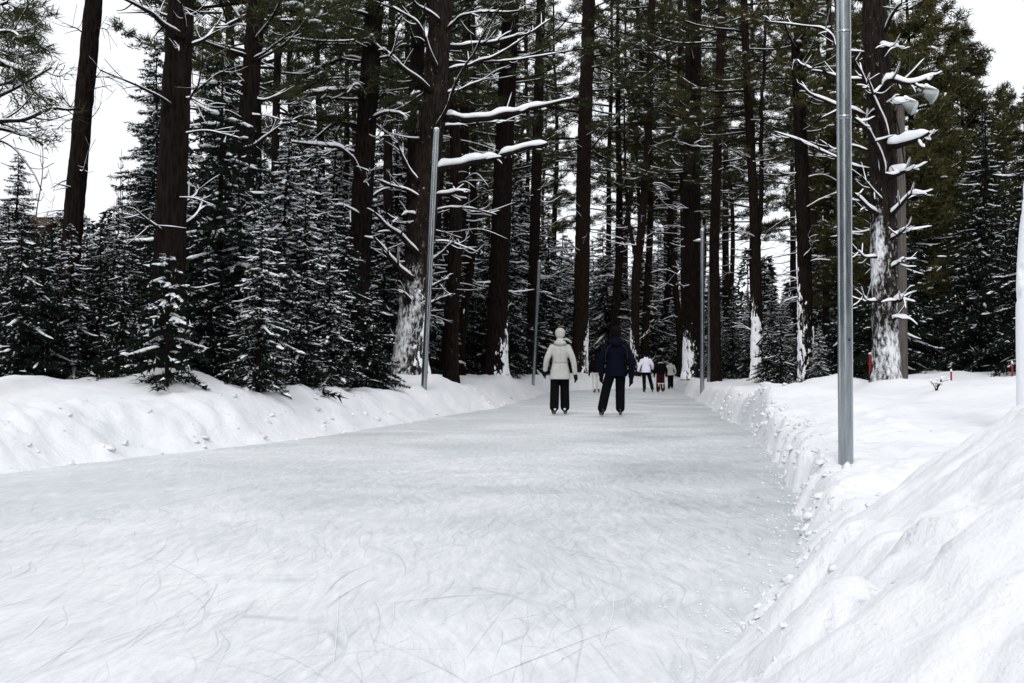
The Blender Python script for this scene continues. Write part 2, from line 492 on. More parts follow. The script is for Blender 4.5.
M = dict(
    ground=mat_snow_ground(), snow=mat_snow(), ice=mat_ice(),
    mark_dark=mat_mark('skate groove', (0.40, 0.44, 0.46), (0.60, 0.63, 0.655)),
    mark_white=mat_mark('skate shavings', (0.86, 0.87, 0.89), (0.68, 0.71, 0.735)),
    bark=mat_bark('pine bark', (0.0034, 0.0028, 0.0025), (0.0165, 0.0122, 0.0100)),
    bark_red=mat_bark('red pine bark', (0.0045, 0.0036, 0.003), (0.023, 0.0155, 0.0115)),
    bark_fleck=mat_bark('snow flecked bark', (0.006, 0.005, 0.0045), (0.030, 0.022, 0.018), flecks=0.06),
    twig=mat_bark('twig bark', (0.006, 0.0045, 0.004), (0.024, 0.017, 0.013), scale=(20, 20, 8)),
    birch=mat_bark('grey bark', (0.10, 0.09, 0.085), (0.26, 0.24, 0.23)),
    spruce=mat_needles('spruce needles', (0.005, 0.009, 0.007), (0.014, 0.022, 0.015)),
    pine=mat_needles('pine needles', (0.020, 0.025, 0.012), (0.058, 0.066, 0.027)),
    pine_olive=mat_needles('olive pine needles', (0.024, 0.026, 0.010), (0.072, 0.068, 0.026)),
    steel=mat_steel(),
    post=mat_bark('weathered post', (0.07, 0.063, 0.057), (0.145, 0.132, 0.12), scale=(24, 24, 1.2)),
    dark_metal=mat_plain('dark metal', (0.05, 0.05, 0.055), 0.5, 0.6),
    lamp=mat_plain('lamp housing', (0.32, 0.34, 0.34), 0.4, 0.5),
    glass=mat_plain('lamp glass', (0.45, 0.52, 0.52), 0.12, 0.0, 0.1),
    red=mat_plain('red paint', (0.28, 0.012, 0.012), 0.5),
    skin=mat_plain('skin', (0.46, 0.27, 0.2), 0.5),
    cream=mat_plain('cream quilted cloth', (0.43, 0.43, 0.41), 0.8, 0, 0.08, 14, 0.5, 0.03),
    cream_knit=mat_plain('cream knit', (0.44, 0.43, 0.38), 0.9, 0, 0.18, 60, 0.8, 0.02),
    black=mat_plain('black cloth', (0.004, 0.004, 0.005), 0.8, 0, 0.3, 12, 0.5, 0.02),
    charcoal=mat_plain('charcoal cloth', (0.009, 0.009, 0.010), 0.85, 0, 0.3, 20, 0.5, 0.02),
    navy=mat_plain('navy cloth', (0.0028, 0.0038, 0.0095), 0.65, 0, 0.25, 9, 0.5, 0.03),
    piping=mat_plain('dull olive piping', (0.035, 0.033, 0.018), 0.7),
    white_cloth=mat_plain('white nylon', (0.78, 0.78, 0.90), 0.6, 0, 0.08, 12, 0.5, 0.03),
    grey_cloth=mat_plain('pale grey nylon', (0.60, 0.60, 0.58), 0.7, 0, 0.1, 12, 0.5, 0.03),
    maroon=mat_plain('maroon nylon', (0.035, 0.005, 0.010), 0.7, 0, 0.2, 12, 0.5, 0.03),
    hair=mat_plain('dark hair', (0.004, 0.0035, 0.003), 0.6, 0, 0.3, 50, 0.8, 0.01),
    boot_white=mat_plain('white boot leather', (0.62, 0.62, 0.62), 0.5),
    boot_black=mat_plain('black boot leather', (0.012, 0.012, 0.013), 0.4),
    blade=mat_plain('blade steel', (0.55, 0.57, 0.6), 0.25, 0.9),
    timber=mat_plain('tan boards', (0.17, 0.12, 0.075), 0.8, 0, 0.2, 6),
    leaf=mat_plain('brown leaf', (0.05, 0.035, 0.022), 0.8),
)

# ------------------------------------------------------------------ terrain
_yr = np.array([-30, -3, 0, 1.5, 3.2, 3.7, 4.5, 5.2, 6.2, 7.0, 7.9, 11, 16.2, 22.5, 31, 43, 58, 75, 100])
_xr = np.array([-4.2, -.62, -.2, .03, .44, .66, 1.02, 1.27, 1.56, 1.72, 1.98, 2.66, 3.45, 4.28, 5.3, 6.8, 8.6, 11, 15])
_yl = np.array([-30, 0, 5, 9.5, 11.4, 14.35, 20.2, 29.1, 38, 47, 51, 55, 60, 75, 100])
_xl = np.array([-12, -6.9, -5.8, -4.43, -3.75, -2.77, -1.56, 0.0, .85, 1.7, 3.2, 5.0, 8.0, 14, 20])
PATH_END = 62.0


def edge_r(y):
    return np.interp(y, _yr, _xr) + 0.16 * noise(y * 0.9, 3.3, 21) + 0.09 * noise(y * 2.7, 8.3, 22) * np.clip(1.2 - y / 40, .4, 1)


def edge_l(y):
    return np.interp(y, _yl, _xl) + 0.35 * noise(y * 0.45, 1.3, 31) + 0.12 * noise(y * 1.7, 2.3, 32)


def worley(x, y, seed):
    ix = np.floor(x).astype(np.int64); iy = np.floor(y).astype(np.int64)
    best = np.full(x.shape, 9.0); hgt = np.zeros(x.shape)
    for a in (-1, 0, 1):
        for b in (-1, 0, 1):
            cx = ix + a + _hash(ix + a, iy + b, seed); cy = iy + b + _hash(ix + a, iy + b, seed + 1)
            dd = (x - cx) ** 2 + (y - cy) ** 2
            h = _hash(ix + a, iy + b, seed + 2)
            hgt = np.where(dd < best, h, hgt); best = np.minimum(best, dd)
    return np.sqrt(best), hgt


def chop(x, y, seed):
    """broken lumps thrown up by a shovel"""
    f, h = worley(x * 3.1 + .5 * noise(x * 5, y * 5, seed), y * 3.1, seed)
    f2, h2 = worley(x * 8.3, y * 8.3 + .4 * noise(x * 11, y * 11, seed), seed + 7)
    return .13 * h * np.clip(1.0 - f * 1.25, 0, 1) ** .7 + .04 * h2 * np.clip(1 - f2 * 1.2, 0, 1) ** .7


MOUNDS = []   # x, y, height, radius


def G(x, y):
    x = np.asarray(x, dtype=float); y = np.asarray(y, dtype=float)
    x, y = np.broadcast_arrays(x, y)
    rr = x - edge_r(y); ll = edge_l(y) - x; ee = (y - PATH_END) + 0.8 * noise(x * .3, 0.5, 77)
    z = np.full(x.shape, -0.06)
    # right bank
    hR = np.interp(y, [-20, 3, 5, 6, 8, 12, 18, 45], [.3, .16, .16, .22, .28, .35, .41, .45])
    wR = np.interp(y, [2, 5, 6, 8, 14, 25], [.5, .40, .22, .10, .16, .35])
    flute = 0.10 * noise(y * 5, 0.2, 41) + 0.06 * noise(y * 13, x * 2, 42) + .14 * noise(y * 1.9, 1.2, 44)
    flute = flute * np.clip(.9 + 2.2 * noise(y * .8, 4.4, 46), .15, 2)
    zr = hR * smooth((rr + flute) / wR) ** 0.8 + 0.44 * smooth((rr - 0.35) / 6.5)
    zr = zr + 0.15 * fbm(x * 0.75, y * 0.5, 51, 3) * smooth((rr - .1) / 1.0)
    zr = zr + 0.05 * fbm(x * 2.6, y * 2.0, 52, 4) * smooth((rr) / .35)
    zr = zr + 0.09 * np.abs(fbm(x * 1.7, y * 1.3, 55, 3)) * smooth(rr / .3) * (1 - smooth((rr - 1.2) / 1.5))
    # shovelled heap beside the camera
    near = 1 - smooth((y - 4.35 - 0.75 * np.clip(rr - .3, 0, 1.6)) / 1.5)
    heap = 1.02 * (1 - np.exp(-(np.clip(rr, 0, None) / 1.02) ** 1.45))
    ridges = 0.055 * fbm((x + .45 * y) * 2.6, (y - .5 * x) * 1.1, 61, 5) + 0.04 * np.abs(noise((x + .5 * y) * 6, y * 2.2, 63))
    ridges = ridges + 0.07 * np.abs(noise((x + .7 * y) * 1.6, (y - .6 * x) * .7, 64)) + .035 * fbm(x * 5, y * 5, 65, 4)
    heap = heap + ridges * smooth(rr / .35)
    zr = np.maximum(zr, heap * near + zr * 0.25 * near)
    cl = smooth(.5 + 1.6 * noise(x * .8, y * .8, 91))
    zr = zr + chop(x, y, 93) * smooth(rr / .12) * (.15 + .75 * cl) * (1 - .1 * near) * (1 - .75 * smooth((rr - .5) / .9)) * np.clip(1.3 - y / 50, .3, 1)
    # left bank
    zl = 0.52 * smooth((ll + 0.10 * noise(y * 2, x * 2, 43) + .07 * noise(y * 6, x * 9, 45)) / 0.95) + 0.22 * smooth((ll - 0.7) / 2.8)
    zl = zl + 0.08 * fbm(x * 0.5, y * 0.5, 71, 3) * smooth(ll / 1.2) + 0.05 * fbm(x * 2.3, y * 2.3, 72, 4) * smooth(ll / .5)
    zl = zl + 0.07 * np.abs(fbm(x * 2.0, y * 1.1, 73, 4)) * smooth(ll / .5) * (1 - smooth((ll - 1.2) / 1))
    zl = zl + .7 * chop(x, y, 95) * smooth(ll / .2) * smooth(.6 + 1.6 * noise(x * .6, y * .6, 96)) * (1 - .8 * smooth((ll - 1.0) / .8))
    ze = 0.5 * smooth(ee / 1.5) + 0.25 * smooth((ee - 2) / 20)
    k = np.where(rr > 0, zr, np.where(ll > 0, zl, -1))
    k = np.where(y > PATH_END - 2, np.maximum(k, np.where(ee > 0, ze, -1)), k)
    # small plough berm where wall meets ice
    z = np.where(k > -0.5, np.maximum(k - 0.02, z), z)
    off = np.maximum(np.maximum(rr, ll), ee)
    for mx, my, mh, mr in MOUNDS:
        z = z + mh * np.exp(-((x - mx) ** 2 + (y - my) ** 2) / mr ** 2) * smooth(off / .3)
    return z


def gz(x, y):
    return float(G(np.array([x]), np.array([y]))[0])


# trees that stand alone: (px at base, depth) needed early for the mounds at their feet
for px, d, h, r in ((172, 15.0, .26, .75), (190, 14.6, .12, .6), (408, 25.5, .30, 1.1), (500, 36, .22, 1.2), (581, 56, .2, 1.2),
                    (691, 46, .2, 1.2), (886, 19, .18, .9), (824, 20.5, .34, .75), (770, 17.0, .20, 1.1), (802, 16, .16, 1.0), (735, 24, .16, 1.2), (757, 36, .2, .9),
                    (424, 23.0, .10, .6), (960, 16, .10, 2.2), (300, 17, .12, 1.4), (60, 14, .06, 1.5), (466, 33, .15, 1.5), (540, 48, .2, 1.2)):
    MOUNDS.append((X(px, d), d, h, r))


def axis(segs):
    out = []
    for a, b, s in segs:
        out.append(np.arange(a, b, s))
    return np.concatenate(out)


def geo(a, b, s0, k):
    out = [a]; s = s0
    while out[-1] < b:
        out.append(out[-1] + s); s *= k
    return np.array(out)


xs = np.concatenate([-geo(6.5, 700, .08, 1.06)[::-1][:-1], np.arange(-6.5, 0.0, .05), np.arange(0.0, 4.2, .028), geo(4.2, 700, .05, 1.045)])
ys = np.concatenate([-geo(1.0, 300, .15, 1.15)[::-1][:-1], np.arange(-1.0, 1.4, .08), np.arange(1.4, 9.5, .028), geo(9.5, 900, .035, 1.020)])
XX, YY = np.meshgrid(xs, ys)
ZZ = G(XX, YY)
mb = MB()
mb.add(np.stack([XX, YY, ZZ], -1).reshape(-1, 3), grid_faces(len(ys), len(xs), closed=False))
tag(mb.build('snow_ground', M['ground']), kind='structure')

# the ice, with the skate marks cut in it
mb = MB()
iy = np.arange(-25, 67, 0.5)
cols_ = np.linspace(0, 1, 9)
L_, R_ = np.interp(iy, _yl, _xl) - 0.9, np.interp(iy, _yr, _xr) + 0.9
gx = L_[:, None] * (1 - cols_) + R_[:, None] * cols_
mb.add(np.stack([gx, np.repeat(iy[:, None], 9, 1), np.zeros_like(gx)], -1).reshape(-1, 3), grid_faces(len(iy), 9, closed=False), 0)
rg = np.random.default_rng(5)


def add_marks(n, mat, wmin, wmax, z, lmin, lmax, ymax):
    for k in range(n):
        y0 = 1.5 + (ymax - 1.5) * rg.random() ** 1.7
        xl, xr = np.interp(y0, _yl, _xl), np.interp(y0, _yr, _xr)
        x0 = xl + .3 + (xr - xl - .5) * rg.random()
        L = lmin + (lmax - lmin) * rg.random() ** 2
        head = math.radians(9) + rg.normal() * (0.32 if rg.random() < .72 else 1.1)
        curv = rg.normal() * (0.5 if rg.random() < .7 else 1.6)
        m = max(8, int(L / .12))
        s = np.linspace(0, L, m)
        th = head + curv * s + 0.12 * rg.normal() * np.sin(s * 1.5)
        ds = L / (m - 1)
        x = x0 + np.cumsum(np.sin(th)) * ds; y = y0 + np.cumsum(np.cos(th)) * ds
        w = (wmin + (wmax - wmin) * rg.random() ** 2) * np.sin(np.linspace(0.02, PI - .02, m)) ** .6 * (0.6 + .8 * rg.random(m)) * .5
        nx, ny = np.cos(th), -np.sin(th)
        keep = (x > edge_l(y) + .1) & (x < edge_r(y) - .06) & (y < 60)
        if keep.sum() < m * .95: continue
        v = np.concatenate([np.stack([x - nx * w, y - ny * w, np.full(m, z)], -1), np.stack([x + nx * w, y + ny * w, np.full(m, z)], -1)])
        j = np.arange(m - 1)
        mb.add(v, np.stack([j, j + m, j + m + 1, j + 1], 1), mat)


add_marks(700, 1, .0008, .0024, .003, .15, 1.5, 12)
add_marks(1000, 2, .001, .0045, .0055, .15, 1.6, 14)
tag(mb.build('ice_path', [M['ice'], M['mark_dark'], M['mark_white']], smooth_shade=False), kind='structure')

# crumbs of snow kicked over the ice along the bank
mb = MB()
N = 1500
y = 1.8 + 12 * rg.random(N) ** 1.6
x = edge_r(y) - np.abs(rg.normal(size=N)) * np.where(y < 6, .22, .12) + .08
s = (.002 + .008 * rg.random(N) ** 4) * np.clip(y / 7, .45, 1)
a = rg.random(N) * 2 * PI
add_lumps(mb, np.stack([x, y, np.maximum(G(x, y), 0.002)], -1), np.stack([np.cos(a), np.sin(a), 0 * a], -1), np.stack([s * 1.3, s, s * .9], -1), rng=rg)
tag(mb.build('snow_crumbs', M['snow']), kind='stuff')

# clods broken off by the shovel, lying on the banks and at their foot
mb = MB()
C_, D_, S_ = [], [], []
for side, n in (('r', 900), ('l', 260)):
    y = (1.9 if side == 'r' else 7.5) + 24 * rg.random(n) ** 1.7
    w = np.abs(rg.normal(size=n))
    x = edge_r(y) + .02 + w * np.where(y < 6, .22, .16) if side == 'r' else edge_l(y) - .02 - w * .45
    s_ = (.006 + .034 * rg.random(n) ** 3.5) * np.clip(y / 7, .45, 1.25)
    a = rg.random(n) * 2 * PI
    C_.append(np.stack([x, y, np.maximum(G(x, y), 0) - s_ * .12], -1)); D_.append(np.stack([np.cos(a), np.sin(a), rg.normal(size=n) * .3], -1))
    S_.append(np.stack([s_ * (1 + .7 * rg.random(n)), s_, s_ * (.6 + .4 * rg.random(n))], -1))
D_ = np.concatenate(D_); D_ /= np.linalg.norm(D_, axis=1)[:, None]
add_lumps(mb, np.concatenate(C_), D_, np.concatenate(S_), nu=7, nv=5, rng=rg, jitter=.85)
tag(mb.build('snow_clods', M['ground']), kind='stuff')

# brown bits of leaf and bark lying about on the snow
mb = MB()
for px, py, d in ((748, 537, 5.4), (822, 487, 6.2), (815, 493, 6.1), (740, 494, 7.9), (757, 495, 7.8), (205, 432, 11.0), (186, 467, 10.6), (840, 515, 5.3), (812, 690, 3), (930, 430, 10), (652, 470, 9.5)):
    xx, yy = X(px, d), d
    c = np.array([xx, yy, max(gz(xx, yy), 0) + .006])
    r = .004 + .005 * random.random()
    add_lumps(mb, c[None], np.array([[math.cos(px), math.sin(px), .1]]), np.array([[r * 1.5, r, r * .4]]))
tag(mb.build('leaf_litter', M['leaf']), kind='stuff')


# ------------------------------------------------------------------ trees
def trunk_mesh(mb, pts, rad, sides=22, seed=0, rough=0.07):
    add_tube(mb, pts, rad, sides, 0, rough, seed)


def crust_mesh(mb, pts, rad, z0, z1, facing, seed, cover=0.5, thick=.035, freq=1.0, spread=1.0, spk=.42):
    """wind driven snow stuck to one side of a trunk: a shell that comes out of the bark where the snow is"""
    sel = [i for i in range(len(pts)) if z0 - .3 <= pts[i][2] <= z1 + .3]
    if len(sel) < 2: return
    p = pts[sel]; r = np.asarray(rad)[sel]
    rm = r.mean()
    n = int(max(30, (z1 - z0) / .016)); m = int(min(150, max(60, 2 * PI * rm / .016)))
    zz = np.linspace(max(z0, p[:, 2].min()), min(z1, p[:, 2].max()), n)
    c = np.stack([np.interp(zz, p[:, 2], p[:, k]) for k in range(2)], -1)
    rr = np.interp(zz, p[:, 2], r)
    a = np.arange(m) / m * 2 * PI
    da = np.abs((a - facing + PI) % (2 * PI) - PI)
    u = a[None, :] * rm
    big = fbm(u * 3.0 * freq + seed, zz[:, None] * 1.1 * freq, seed, 3)
    mid = fbm(u * 11 + seed * 2, zz[:, None] * 5.5, seed + 3, 3)
    fine = fbm(u * 24 + seed * 2, zz[:, None] * 8, seed + 9, 3)
    hh = np.clip((zz - z0) / (z1 - z0), 0, 1)[:, None]
    t = cover - (da[None, :] / PI) / spread * .95 + big * (.5 if spk < 1 else .25) + mid * (.5 if spk < 1 else .35) + fine * spk - 0.55 * smooth((hh - .35) / .65)
    if z0 > p[0, 2] + .35: t = t - .9 * (1 - smooth(hh / .22))
    th = np.clip(t * 2.0, -1, 1)
    rad_s = rr[:, None] * (1 - .0) + thick * np.where(th > 0, .18 + .8 * np.clip(th, 0, 1), -.9)
    v = np.stack([c[:, None, 0] + np.cos(a) * rad_s, c[:, None, 1] + np.sin(a) * rad_s, np.repeat(zz[:, None], m, 1)], -1)
    mb.add(v.reshape(-1, 3), grid_faces(n, m))


def limb_parts(root, pts, r0, thick, seed, needles=0, twigs=5, mat='twig', nmat='pine', snow=True, r1=None, twig_len=.5):
    """one limb with its side twigs as a part, the snow on it as its sub-part"""
    rg_ = random.Random(seed)
    n = max(10, int(np.linalg.norm(np.diff(pts, axis=0), axis=1).sum() / .07))
    p = spline(pts, n)
    p = p + np.stack([noise(np.arange(n) * .22, seed * 1.3 + k, seed + k) for k in range(3)], -1) * min(.06, 1.3 * r0 + .015)
    L = np.linalg.norm(np.diff(p, axis=0), axis=1).sum()
    rad = np.linspace(r0, r1 if r1 else r0 * .35, n)
    mb = MB(); sb = MB(); lb = MB()
    add_tube(mb, p, rad, 7)
    add_tube_snow = thick > 0 and snow
    if add_tube_snow: add_snow_ridge(sb, p, rad, thick, seed)
    axis_ = (p[-1] - p[0]) / (np.linalg.norm(p[-1] - p[0]) + 1e-9)
    ends = [p[-1]]; dirs = [axis_]
    for k in range(twigs):
        i = int(n * (0.3 + .65 * (k + rg_.random()) / max(1, twigs)))
        i = min(i, n - 1)
        dr = axis_ + np.array([rg_.gauss(0, .7), rg_.gauss(0, .7), rg_.gauss(-.05, .45)])
        dr /= np.linalg.norm(dr)
        tl = twig_len * (.4 + .8 * rg_.random()) * (1.1 - .5 * i / n)
        q = spline(np.array([p[i], p[i] + dr * tl * .5 + [0, 0, rg_.uniform(-.05, .05)], p[i] + dr * tl + [0, 0, rg_.uniform(-.02, .15) * tl]]), 9)
        add_tube(mb, q, np.linspace(rad[i] * .5, .0035, 9), 5, cap=False)
        if add_tube_snow and rg_.random() < .8: add_snow_ridge(sb, q, np.linspace(rad[i] * .5, .0035, 9), thick * .45, seed + 31 * k, breaks=False)
        ends.append(q[-1]); dirs.append(dr); ends.append(q[5]); dirs.append(dr)
    o = mb.build('limb', M[mat], root, origin=root.location)
    if needles:
        B = []; D = []
        rn = np.random.default_rng(seed)
        for e, dr in zip(ends, dirs):
            B.append(e + rn.normal(size=(needles, 3)) * .035); D.append(dr + rn.normal(size=(needles, 3)) * .8)
        add_blades(lb, np.concatenate(B), np.concatenate(D), .11 + .04 * rn.random(needles * len(ends)), .011, rng=rn)
        tag(lb.build('needles', M[nmat], o, smooth_shade=False, origin=root.location), kind='stuff')
    if sb.n: tag(sb.build('snow', M['snow'], o, origin=root.location), kind='stuff')
    return o


def single_tree(name, label, line, d, w_bot, w_top, bark='bark', zfoot=None, crusts=(), limbs=(), rnd=0, group=None, top=None,
                crown_at=None, seed=1, cat='tree', rnd_len=(.5, 1.6), rnd_z=None, snow_t=.04, sides=22, crown_mat='pine', crown_r=2.6, crown_n=40):
    """a tree drawn at its own distance: trunk line given at pixels (bottom to top), carried on upwards out of the frame"""
    base = P(*line[0], d)
    gx_, gy_ = base[0], d
    g = gz(gx_, gy_)
    p = [P(px, py, d) for px, py in line]
    t = p[-1] - p[-2]; t = t / np.linalg.norm(t)
    if p[0][2] > g:                      # carry the trunk down into the snow
        dn = (p[0] - p[1]); dn /= abs(dn[2])
        p.insert(0, p[0] + dn * (p[0][2] - g + .15))
    else:
        p[0][2] = g - .15
    htop = top if top else max(13.0, p[-1][2] + 5)
    up = p[-1] + np.array([t[0] * .5, 0, 1.0]) * (htop - p[-1][2])
    p.append(up)
    n = int(max(40, htop / .10))
    zs = np.linspace(p[0][2], htop, n)
    q = np.array(p)
    pts = np.stack([np.interp(zs, q[:, 2], q[:, 0]), np.interp(zs, q[:, 2], q[:, 1]), zs], -1)
    for _ in range(6):
        pts[1:-1, :2] = (pts[:-2, :2] + pts[2:, :2]) / 2
    r_b, r_t = w_bot / 2 / FPX * d, w_top / 2 / FPX * d
    z_vis = P(line[-1][0], line[-1][1], d)[2]
    rad = np.interp(zs, [zs[0], z_vis, htop], [r_b, r_t, .03])
    rad = rad * (1 + .28 * np.exp(-np.clip(zs - g, 0, 9) / .2))
    root = thing(name, label, cat, tuple(np.array([pts[2][0], pts[2][1], g])), group)
    O = np.array(root.location)
    mb = MB(); trunk_mesh(mb, pts, rad, sides, seed); tk = mb.build('trunk', M[bark], root, origin=O)
    nv = len(tk.data.vertices)
    co = np.empty(nv * 3, dtype=np.float32); tk.data.vertices.foreach_get('co', co); co = co.reshape(-1, 3) + O
    cov = np.full(nv, -1.0)
    for c in crusts:
        py0, py1, facing, cover, thick, freq, spread = c[:7]
        c0, c1 = (g - .12) if py0 >= 370 else P(0, py0, d)[2], P(0, py1, d)[2]
        an = np.arctan2(co[:, 1] - np.interp(co[:, 2], zs, pts[:, 1]), co[:, 0] - np.interp(co[:, 2], zs, pts[:, 0]))
        da = np.abs((an - facing + PI) % (2 * PI) - PI)
        h_ = (co[:, 2] - c0) / (c1 - c0)
        t_ = cover - (da / PI) / spread * .95 - .5 * smooth((h_ - .4) / .6) - 2.0 * smooth((h_ - .95) / .4) + .5 * noise(an * 1.5 + seed, co[:, 2] * 1.6, seed)
        if py0 < 370: t_ = t_ - 1.2 * (1 - smooth(h_ / .25 + .2))
        cov = np.maximum(cov, np.where(h_ > -.1, t_, -1))
    at_ = tk.data.attributes.new('plaster', 'FLOAT', 'POINT'); at_.data.foreach_set('value', (cov * .95).astype(np.float32))
    for k, c in enumerate(crusts):
        py0, py1, facing, cover, thick, freq, spread = c[:7]; spk = c[7] if len(c) > 7 else .55
        if spk > 1: continue
        sb = MB(); crust_mesh(sb, pts, rad, (g - .12) if py0 >= 370 else P(0, py0, d)[2], P(0, py1, d)[2], facing, seed * 7 + k, cover - .17, thick * .8, freq, spread, spk)
        if sb.n: sb.build('snow_crust', M['snow'], root, origin=O)
    for k, l in enumerate(limbs):
        px, r_px, th = l[0], l[1], l[2]
        rg_ = random.Random(seed * 100 + k)
        dz = l[3] if len(l) > 3 else rg_.uniform(-1.0, .9)
        m = len(px)
        q = np.array([P(a, b, d - (r_b * .85 if dz < 0 else 0) + dz * i / (m - 1)) for i, (a, b) in enumerate(px)])
        limb_parts(root, q, r_px / FPX * d, th * (.70 if th < .16 else .82), seed * 100 + k, twigs=l[4] if len(l) > 4 else 7, needles=l[5] if len(l) > 5 else 0)
    for k in range(rnd):                 # dead side branches all round
        rg_ = random.Random(seed * 977 + k)
        z = rg_.uniform(*(rnd_z or (1.2, min(htop - 3, 7.5))))
        i = int(np.searchsorted(zs, z)); i = min(i, n - 1)
        a = rg_.uniform(0, 2 * PI); L = rg_.uniform(*rnd_len)
        b0 = pts[i]
        dirv = np.array([math.cos(a), math.sin(a), 0])
        q = np.array([b0, b0 + dirv * L * .5 + [0, 0, rg_.uniform(-.12, .12) * L], b0 + dirv * L + [0, 0, rg_.uniform(-.25, .3) * L]])
        limb_parts(root, q, rg_.uniform(.010, .022), snow_t * rg_.uniform(.4, 1.1), seed * 977 + k, twigs=rg_.randint(2, 5))
    if crown_at is not None:
        cb = MB(); lb = MB(); sb = MB()
        pine_crown(cb, lb, sb, pts, zs, crown_at, htop, crown_r, crown_n, np.random.default_rng(seed + 400))
        cr = cb.build('crown', M[crown_mat], root, smooth_shade=False, origin=O)
        tag(lb.build('branches', M['twig'], cr, origin=O), kind='stuff')
        if sb.n: tag(sb.build('snow', M['snow'], cr, origin=O), kind='stuff')
    return root


def pine_crown(cb, lb, sb, pts, zs, z0, z1, R, nl, rg_, tuft=14, bl=.17, bw=.026, snow_p=.22, dens=8):
    """limbs carrying tufts of long needles in flat, ragged plates"""
    B = []; D = []; SC = []; SD = []; SS = []
    for k in range(nl):
        f = (k + rg_.random()) / nl
        z = z0 + (z1 - z0) * f
        i = min(int(np.searchsorted(zs, z)), len(zs) - 1)
        a = rg_.random() * 2 * PI
        L = R * (1 - f) ** .55 * (.45 + .75 * rg_.random()) * (0.55 + .45 * min(1, f / .12))
        rise = rg_.normal(.06 + .35 * f, .12)
        dv = np.array([math.cos(a), math.sin(a), 0])
        mid = pts[i] + dv * L * .55 + [0, 0, rise * L * .4]
        end = pts[i] + dv * L + [0, 0, rise * L + .12 * L]
        q = spline(np.array([pts[i], mid, end]), 9)
        add_tube(lb, q, np.linspace(.012 + .012 * L, .006, 9), 5, cap=False)
        nt_ = max(4, int(L * dens))
        s = .28 + .72 * rg_.random(nt_)
        sd = rg_.choice([-1, 1], nt_)
        side = np.array([-dv[1], dv[0], 0])
        off = (.12 + .38 * L * (1.05 - s)) * rg_.random(nt_) * .9
        for j in range(nt_):
            c = q[min(8, int(s[j] * 8))]
            e = c + dv * off[j] * .8 + side * sd[j] * off[j] + np.array([0, 0, rg_.normal(.05, .07)])
            add_tube(lb, np.array([c, (c + e) / 2 + [0, 0, .02], e]), [.006, .005, .003], 3, cap=False)
            for u in (0.55, 1.0):
                cc = c + (e - c) * u
                B.append(cc + rg_.normal(size=(tuft, 3)) * [.06, .06, .03])
                od = (e - c) / (np.linalg.norm(e - c) + 1e-6)
                D.append(od * .5 + rg_.normal(size=(tuft, 3)) * [.7, .7, .55] + [0, 0, .25])
            if rg_.random() < snow_p:
                SC.append(e + [0, 0, .05]); SD.append(od); SS.append(np.array([.10, .05, .028]) * (.5 + rg_.random()))
        if rg_.random() < .7:
            add_snow_ridge(sb, q, np.linspace(.012 + .012 * L, .006, 9), .03, k, breaks=False, sides=6)
    B = np.concatenate(B); D = np.concatenate(D)
    add_blades(cb, B, D, bl * (.7 + .6 * rg_.random(len(B))), bw, rng=rg_)
    if SC:
        SD = np.array(SD); SD[:, 2] *= .3; SD /= np.linalg.norm(SD, axis=1)[:, None]
        add_lumps(sb, np.array(SC), SD, np.array(SS), rng=rg_)


def pine_proto(seed, H, z0, R, nl, r0, bark, needles, dead=26, lean=0.0, tuft=14, dens=8):
    rg_ = np.random.default_rng(seed)
    n = int(H / .3)
    zs = np.linspace(-.25, H, n)
    wob = np.stack([noise(zs * .18, seed, seed) * .5, noise(zs * .18, seed + 9.5, seed + 1) * .5, 0 * zs], -1)
    wob -= wob[0]
    pts = np.stack([lean * zs, 0 * zs, zs], -1) + wob
    rad = r0 * (1 - .82 * (zs + .25) / H) * (1 + .3 * np.exp(-np.clip(zs, 0, 9) / .25))
    tb = MB(); trunk_mesh(tb, pts, rad, 12, seed)
    cb, lb, sb = MB(), MB(), MB()
    for k in range(dead):
        z = rg_.uniform(1.2, z0 + 1.5); i = int(np.searchsorted(zs, z))
        a = rg_.random() * 2 * PI; L = rg_.uniform(.35, 1.7)
        dv = np.array([math.cos(a), math.sin(a), 0])
        q = spline(np.array([pts[i], pts[i] + dv * L * .5 + [0, 0, rg_.uniform(-.1, .08) * L], pts[i] + dv * L + [0, 0, rg_.uniform(-.3, .15) * L]]), 9)
        add_tube(lb, q, np.linspace(.018, .005, 9), 5, cap=False)
        for t in range(3):
            c = q[rg_.integers(3, 9)]; e = c + (dv + rg_.normal(size=3) * .7) * .3
            add_tube(lb, np.array([c, (c + e) / 2, e]), [.006, .005, .003], 3, cap=False)
        if rg_.random() < .75: add_snow_ridge(sb, q, np.linspace(.02, .008, 9), .028, seed + k, sides=6, breaks=False)
    pine_crown(cb, lb, sb, pts, zs, z0, H, R, nl, rg_, tuft=tuft, dens=dens)
    return dict(trunk=tb.build('trunk', M[bark], mesh_only=True), crown=cb.build('crown', M[needles], mesh_only=True, smooth_shade=False),
                crown_limbs=lb.build('crown_limbs', M['twig'], mesh_only=True), snow=sb.build('snow', M['snow'], mesh_only=True))


